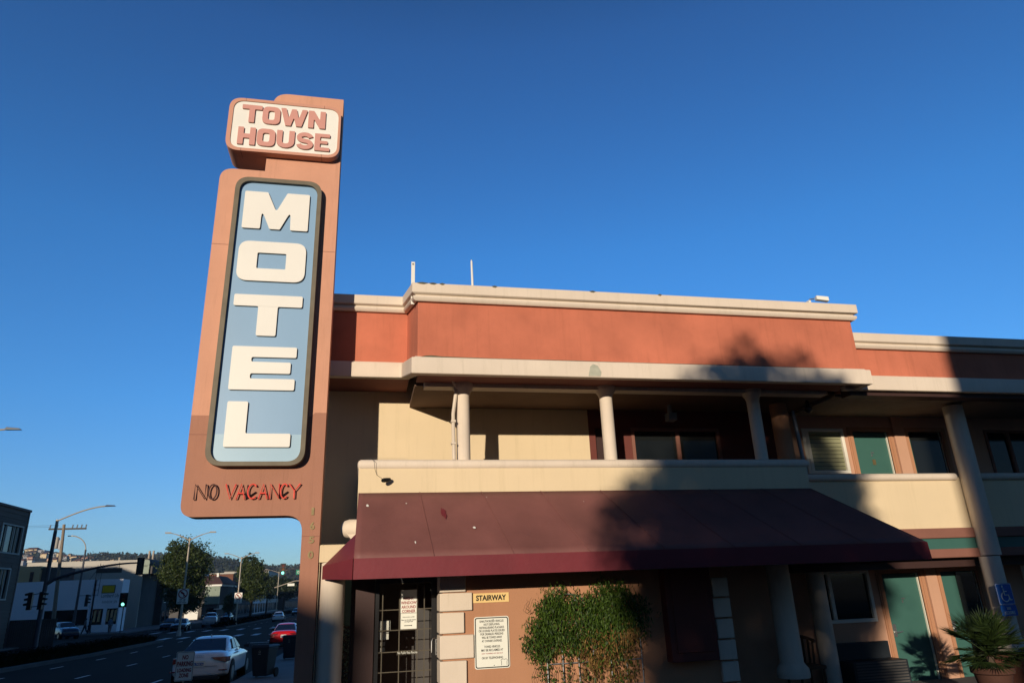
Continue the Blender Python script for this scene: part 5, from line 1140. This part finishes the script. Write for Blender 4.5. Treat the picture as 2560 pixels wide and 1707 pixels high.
for k in range(6):
    f=build(MB().box(-1.5+4.3*k,.6+4.3*k,-19,-18.92,2.5,4.2),'window','frame',t); build(MB().box(-1.35+4.3*k,.45+4.3*k,-18.92,-18.90,2.65,4.05),'pane','pane',f)
    f=build(MB().box(-1.5+4.3*k,.6+4.3*k,-19,-18.92,6.5,8.2),'window','frame',t); build(MB().box(-1.35+4.3*k,.45+4.3*k,-18.92,-18.90,6.65,8.05),'pane','pane',f)

# ---------------------------------------------------------------- trees
def tree(name,label,cat,x,y,z0,blobs,trunk_top,n,ls,m='tree',group=None,tr=.25,seed=1,down=0,limbs=True,hole=0):
    t=thing(name,label,cat,(x,y,z0),group); rr=random.Random(seed); mb=MB()
    vol=[b[3]*b[4]*b[5] for b in blobs]; tot=sum(vol)
    for (bx_,by_,bz_,rx,ry,rz),v in zip(blobs,vol):
        k=int(n*v/tot); ncl=max(6,k//28)
        for c in range(ncl):
            d=Vector((rr.gauss(0,1),rr.gauss(0,1),rr.gauss(0,1))).normalized()*(rr.random()**.42)
            cx_,cy_,cz_=bx_+d.x*rx,by_+d.y*ry,bz_+d.z*rz; cs_=rr.uniform(.10,.24)*(rx+rz)*.5
            for j in range(28): mb.leaf((cx_+rr.gauss(0,cs_),cy_+rr.gauss(0,cs_),cz_+rr.gauss(0,cs_*.7)),ls*rr.uniform(.6,1.3),ls*.55*rr.uniform(.6,1.2),rr,down)
    build(mb,'crown',m,t,fast=True)
    tk=MB(); tk.tube([(x,y,z0),(x+.05,y,z0+(trunk_top-z0)*.5),(x,y,trunk_top)],[tr,tr*.75,tr*.45],10)
    if limbs:
        for b in blobs[:7]: tk.tube([(x,y,z0+(trunk_top-z0)*.7),((x+b[0])/2,(y+b[1])/2,(trunk_top+b[2])/2-.2),(b[0],b[1],b[2])],[tr*.45,tr*.3,tr*.12],7)
    build(tk,'trunk','bark',t); return t
# the shade-casting tree behind the camera
SIL=[(-8.75,10.3),(-8.45,10.6),(-8.1,10.75),(-7.78,10.9),(-7.58,11.25),(-7.42,11.6),(-7.28,11.05),(-7.0,10.62),(-6.75,10.55),(-6.5,10.95),(-6.35,11.3),(-6.2,10.95),(-6.0,10.55),(-5.6,10.45),(-5.55,9.9),(-5.55,9.0),(-5.45,8.2),(-5.0,7.6),(-4.95,7.1),(-5.25,6.75),(-5.6,6.5),(-5.5,6.0),(-5.35,5.4),(-5.3,3.9),(-9.8,3.9),(-10.15,5.6),(-10.15,6.7),(-10.45,7.5),(-10.35,8.2),(-9.95,8.7),(-9.45,9.2),(-8.95,9.8)]
def yard_tree():
    t=thing('yard_tree','dense round-topped tree at the lot edge behind the camera','tree',(-7.9,-19,.3)); rr=random.Random(21); mb=MB(); n=0
    while n<1000:
        u,v=rr.uniform(-10.5,-4.9),rr.uniform(3.9,11.8)
        if not inp((u,v),SIL): continue
        if v<8.6 and rr.random()<.35: continue
        if v>10.0 and rr.random()<.40: continue
        n+=1; d=rr.uniform(-1.4,1.4); top=v>9.6
        for k in range(34):
            g_=.12 if top else .2
            mb.leaf((u+.48*d+rr.gauss(0,g_),-19+d+rr.gauss(0,.2),v-.18*d+rr.gauss(0,g_)),rr.uniform(.13,.28),rr.uniform(.08,.15),rr)
    build(mb,'crown','tree',t,fast=True)
    tk=MB(); tk.tube([(-7.9,-19,.2),(-7.85,-19,3),(-7.9,-19,6.5)],[.3,.24,.15],10)
    for (a,b_) in ((-9.2,7),(-6.6,7.5),(-8.4,9.5),(-7.3,10),(-6.2,6)): tk.tube([(-7.88,-19,3.2),((a-7.9)/2,-19,(b_+4)/2+.3),(a,-19,b_)],[.14,.1,.04],7)
    build(tk,'trunk','bark',t)
yard_tree()
def ksph(kx,kz,Y,rx,rz,ry=None): return (kx*Y,Y,EYE+kz*Y,rx*Y,(ry or rx)*Y,rz*Y)
Yt=122
tree('street_tree','big rounded dark green tree behind the first median lamp','tree',-.2245*Yt,Yt,g(Yt),[ksph(-.231,.0640,Yt,.0175,.0165),ksph(-.212,.056,Yt,.017,.018),ksph(-.224,.040,Yt,.029,.022),ksph(-.208,.042,Yt,.014,.015),ksph(-.244,.050,Yt,.010,.014),ksph(-.222,.016,Yt,.025,.018),ksph(-.212,.004,Yt,.015,.014),ksph(-.235,.020,Yt,.015,.018),ksph(-.246,.034,Yt,.009,.014),ksph(-.222,-.001,Yt,.020,.010)],6,34000,.36,'tree',seed=2,tr=.28)
Yt=165
tree('street_tree','pointed bushy tree right of the second median lamp','tree',-.1400*Yt,Yt,g(Yt),[ksph(-.146,.049,Yt,.010,.010),ksph(-.136,.041,Yt,.010,.010),ksph(-.147,.034,Yt,.014,.014),ksph(-.136,.026,Yt,.014,.014),ksph(-.142,.014,Yt,.015,.014),ksph(-.130,.015,Yt,.009,.014)],6,17000,.42,'tree',seed=3,tr=.25)
Yt=200
tree('street_tree','darker tree between the pointed tree and the hanging signal','tree',-.121*Yt,Yt,g(Yt),[ksph(-.124,.022,Yt,.009,.012),ksph(-.118,.014,Yt,.009,.012),ksph(-.113,.020,Yt,.006,.010)],5,5000,.5,'treed',seed=4)
Yt=240
tree('street_tree','far dark tree beside the tall sign edge','tree',-.100*Yt,Yt,g(Yt),[ksph(-.101,.022,Yt,.009,.010),ksph(-.094,.013,Yt,.010,.012),ksph(-.104,.010,Yt,.008,.010)],5,5000,.55,'treed',seed=5)
Yt=146
tree('street_tree','small golden green shrubby tree behind the second no left turn sign','tree',-.1665*Yt,Yt,g(Yt),[ksph(-.1665,-.0005,Yt,.0075,.012),ksph(-.168,-.008,Yt,.006,.006)],1,3500,.28,'tree',seed=6,tr=.1)
Yt=300
tree('street_tree','distant dark tree closing the end of the street','tree',-.115*Yt,Yt,g(Yt),[ksph(-.118,.012,Yt,.012,.008),ksph(-.10,.008,Yt,.012,.008),ksph(-.085,.013,Yt,.012,.010)],3,5000,.7,'treed',seed=7)
# ---------------------------------------------------------------- hills
def ridge(kx):
    pts=[(-.8,.066),(-.417,.064),(-.385,.0625),(-.34,.055),(-.30,.053),(-.25,.052),(-.20,.045),(-.175,.040),(-.145,.037),(-.12,.0335),(-.09,.033),(0,.030),(.5,.03),(1.6,.03)]
    for (a,za),(b,zb) in zip(pts,pts[1:]):
        if kx<=b: return za+(zb-za)*(kx-a)/(b-a)
    return .03
M['hill']=mat('hill_scrub',(.035,.045,.025),.95,.3,.02,.0)
hm=MB(); YH0,YH1=380,1150; nx,ny=120,16; vs=[]
rng=random.Random(9)
for j in range(ny+1):
    t_=j/ny; Y=YH0+(YH1-YH0)*t_
    for i in range(nx+1):
        kx=-.8+2.0*i/nx; h=(EYE+ridge(kx)*YH1)*(t_*t_*(3-2*t_)); vs.append((kx*Y,Y,-2.3+h+ (2.2+EYE)*0+rng.uniform(-.8,.8)*t_))
n_=nx+1; hm.add(vs,[(j*n_+i,j*n_+i+1,(j+1)*n_+i+1,(j+1)*n_+i) for j in range(ny) for i in range(nx)])
# back slope
k0=len(hm.v); hm.add([(kx_*2200,2200,-5) for kx_ in [-.8+2.0*i/nx for i in range(nx+1)]],[]); hm.f+=[(ny*n_+i,ny*n_+i+1,k0+i+1,k0+i) for i in range(nx)]
struct(hm,'hill','hill')
def hz(kx,Y): t_=(Y-YH0)/(YH1-YH0); return -2.3+(EYE+ridge(kx)*YH1)*(t_*t_*(3-2*t_))
wm=MB()
for k in range(2300):
    kx=rng.uniform(-.43,-.06); Y=YH1-abs(rng.gauss(0,1))*260 if rng.random()<.5 else YH1-rng.random()*25
    if Y<430: continue
    if kx<-.33 and rng.random()<.45: continue
    zc=hz(kx,Y); hgt=rng.uniform(6,13) if kx>-.345 else rng.uniform(3,7); x=kx*Y; wd_=hgt*(.22 if rng.random()<.5 else .42)
    if -.22<kx<-.16: hgt*=1.35; wd_*=1.2
    for j in range(16):
        q=rng.random(); wm.leaf((x+rng.gauss(0,wd_*(1-q*.7)),Y+rng.gauss(0,wd_*.5),zc+hgt*q),hgt*.28,hgt*.2,rng)
M['wood']=leafmat('wood_leaf',(.020,.030,.022),(.05,.065,.04))
o=build(wm,'hill_wood','wood',fast=True); o['kind']='stuff'; o['label']='dark trees covering the distant hills'; o['category']='trees'
# houses on the hill
hmats=[mat('hill_house_'+n,c,.8,.05,.3) for n,c in (('white',(.62,.58,.50)),('cream',(.60,.48,.30)),('grey',(.32,.32,.33)),('pink',(.48,.30,.22)),('tan',(.40,.30,.19)))]
for k in range(62):
    kx=rng.uniform(-.419,-.335) if k>4 else rng.uniform(-.33,-.30); Y=rng.uniform(700,1120); zc=hz(kx,Y); w_=rng.uniform(4,9); h_=rng.uniform(2.5,5); x=kx*Y
    t=thing('hillside_house','small pale house among trees on the distant hillside','house',(x,Y,zc),'houses on the distant hillside')
    build(MB().box(x-w_/2,x+w_/2,Y,Y+8,zc-4,zc+h_),'wall',hmats[k%5],t); build(MB().add([(x-w_/2-.4,Y-.4,zc+h_),(x+w_/2+.4,Y-.4,zc+h_),(x+w_/2+.4,Y+8.4,zc+h_),(x-w_/2-.4,Y+8.4,zc+h_),(x-w_/2+1,Y+4,zc+h_+1.6),(x+w_/2-1,Y+4,zc+h_+1.6)],[(0,1,5,4),(1,2,5),(2,3,4,5),(3,0,4),(0,3,2,1)]),'roof','roofbr' if k%3 else 'dkwall',t)
Yq=1100; x=-.4045*Yq; zq=EYE+.0635*Yq
t=thing('hilltop_hall','large cream hall with red roof on the hilltop','building',(x,Yq,zq)); build(MB().box(x-11,x+4,Yq,Yq+20,zq-6,zq+8),'wall',hmats[1],t); build(MB().box(x+4,x+13,Yq+2,Yq+20,zq-6,zq+7),'wing',hmats[2],t)
build(MB().add([(x-12,Yq-1,zq+8),(x+5,Yq-1,zq+8),(x+5,Yq+21,zq+8),(x-12,Yq+21,zq+8),(x-8,Yq+8,zq+11),(x+2,Yq+8,zq+11)],[(0,1,5,4),(1,2,5),(2,3,4,5),(3,0,4),(0,3,2,1)]),'roof','roofbr',t)

# ---------------------------------------------------------------- thin evening haze over the far hills
hv=bpy.data.materials.new('haze_air'); hv.use_nodes=True; ht=hv.node_tree; ht.nodes.remove(ht.nodes['Principled BSDF'])
pv=ht.nodes.new('ShaderNodeVolumePrincipled'); pv.inputs['Color'].default_value=(.66,.80,1,1); pv.inputs['Density'].default_value=.00013; pv.inputs['Anisotropy'].default_value=.1
ht.links.new(pv.outputs[0],ht.nodes['Material Output'].inputs['Volume'])
hb=build(bx(-1400,2600,-320,2300,-7,125),'haze',hv); hb['kind']='stuff'; hb['label']='thin haze over the street and the distant hills'; hb['category']='haze'
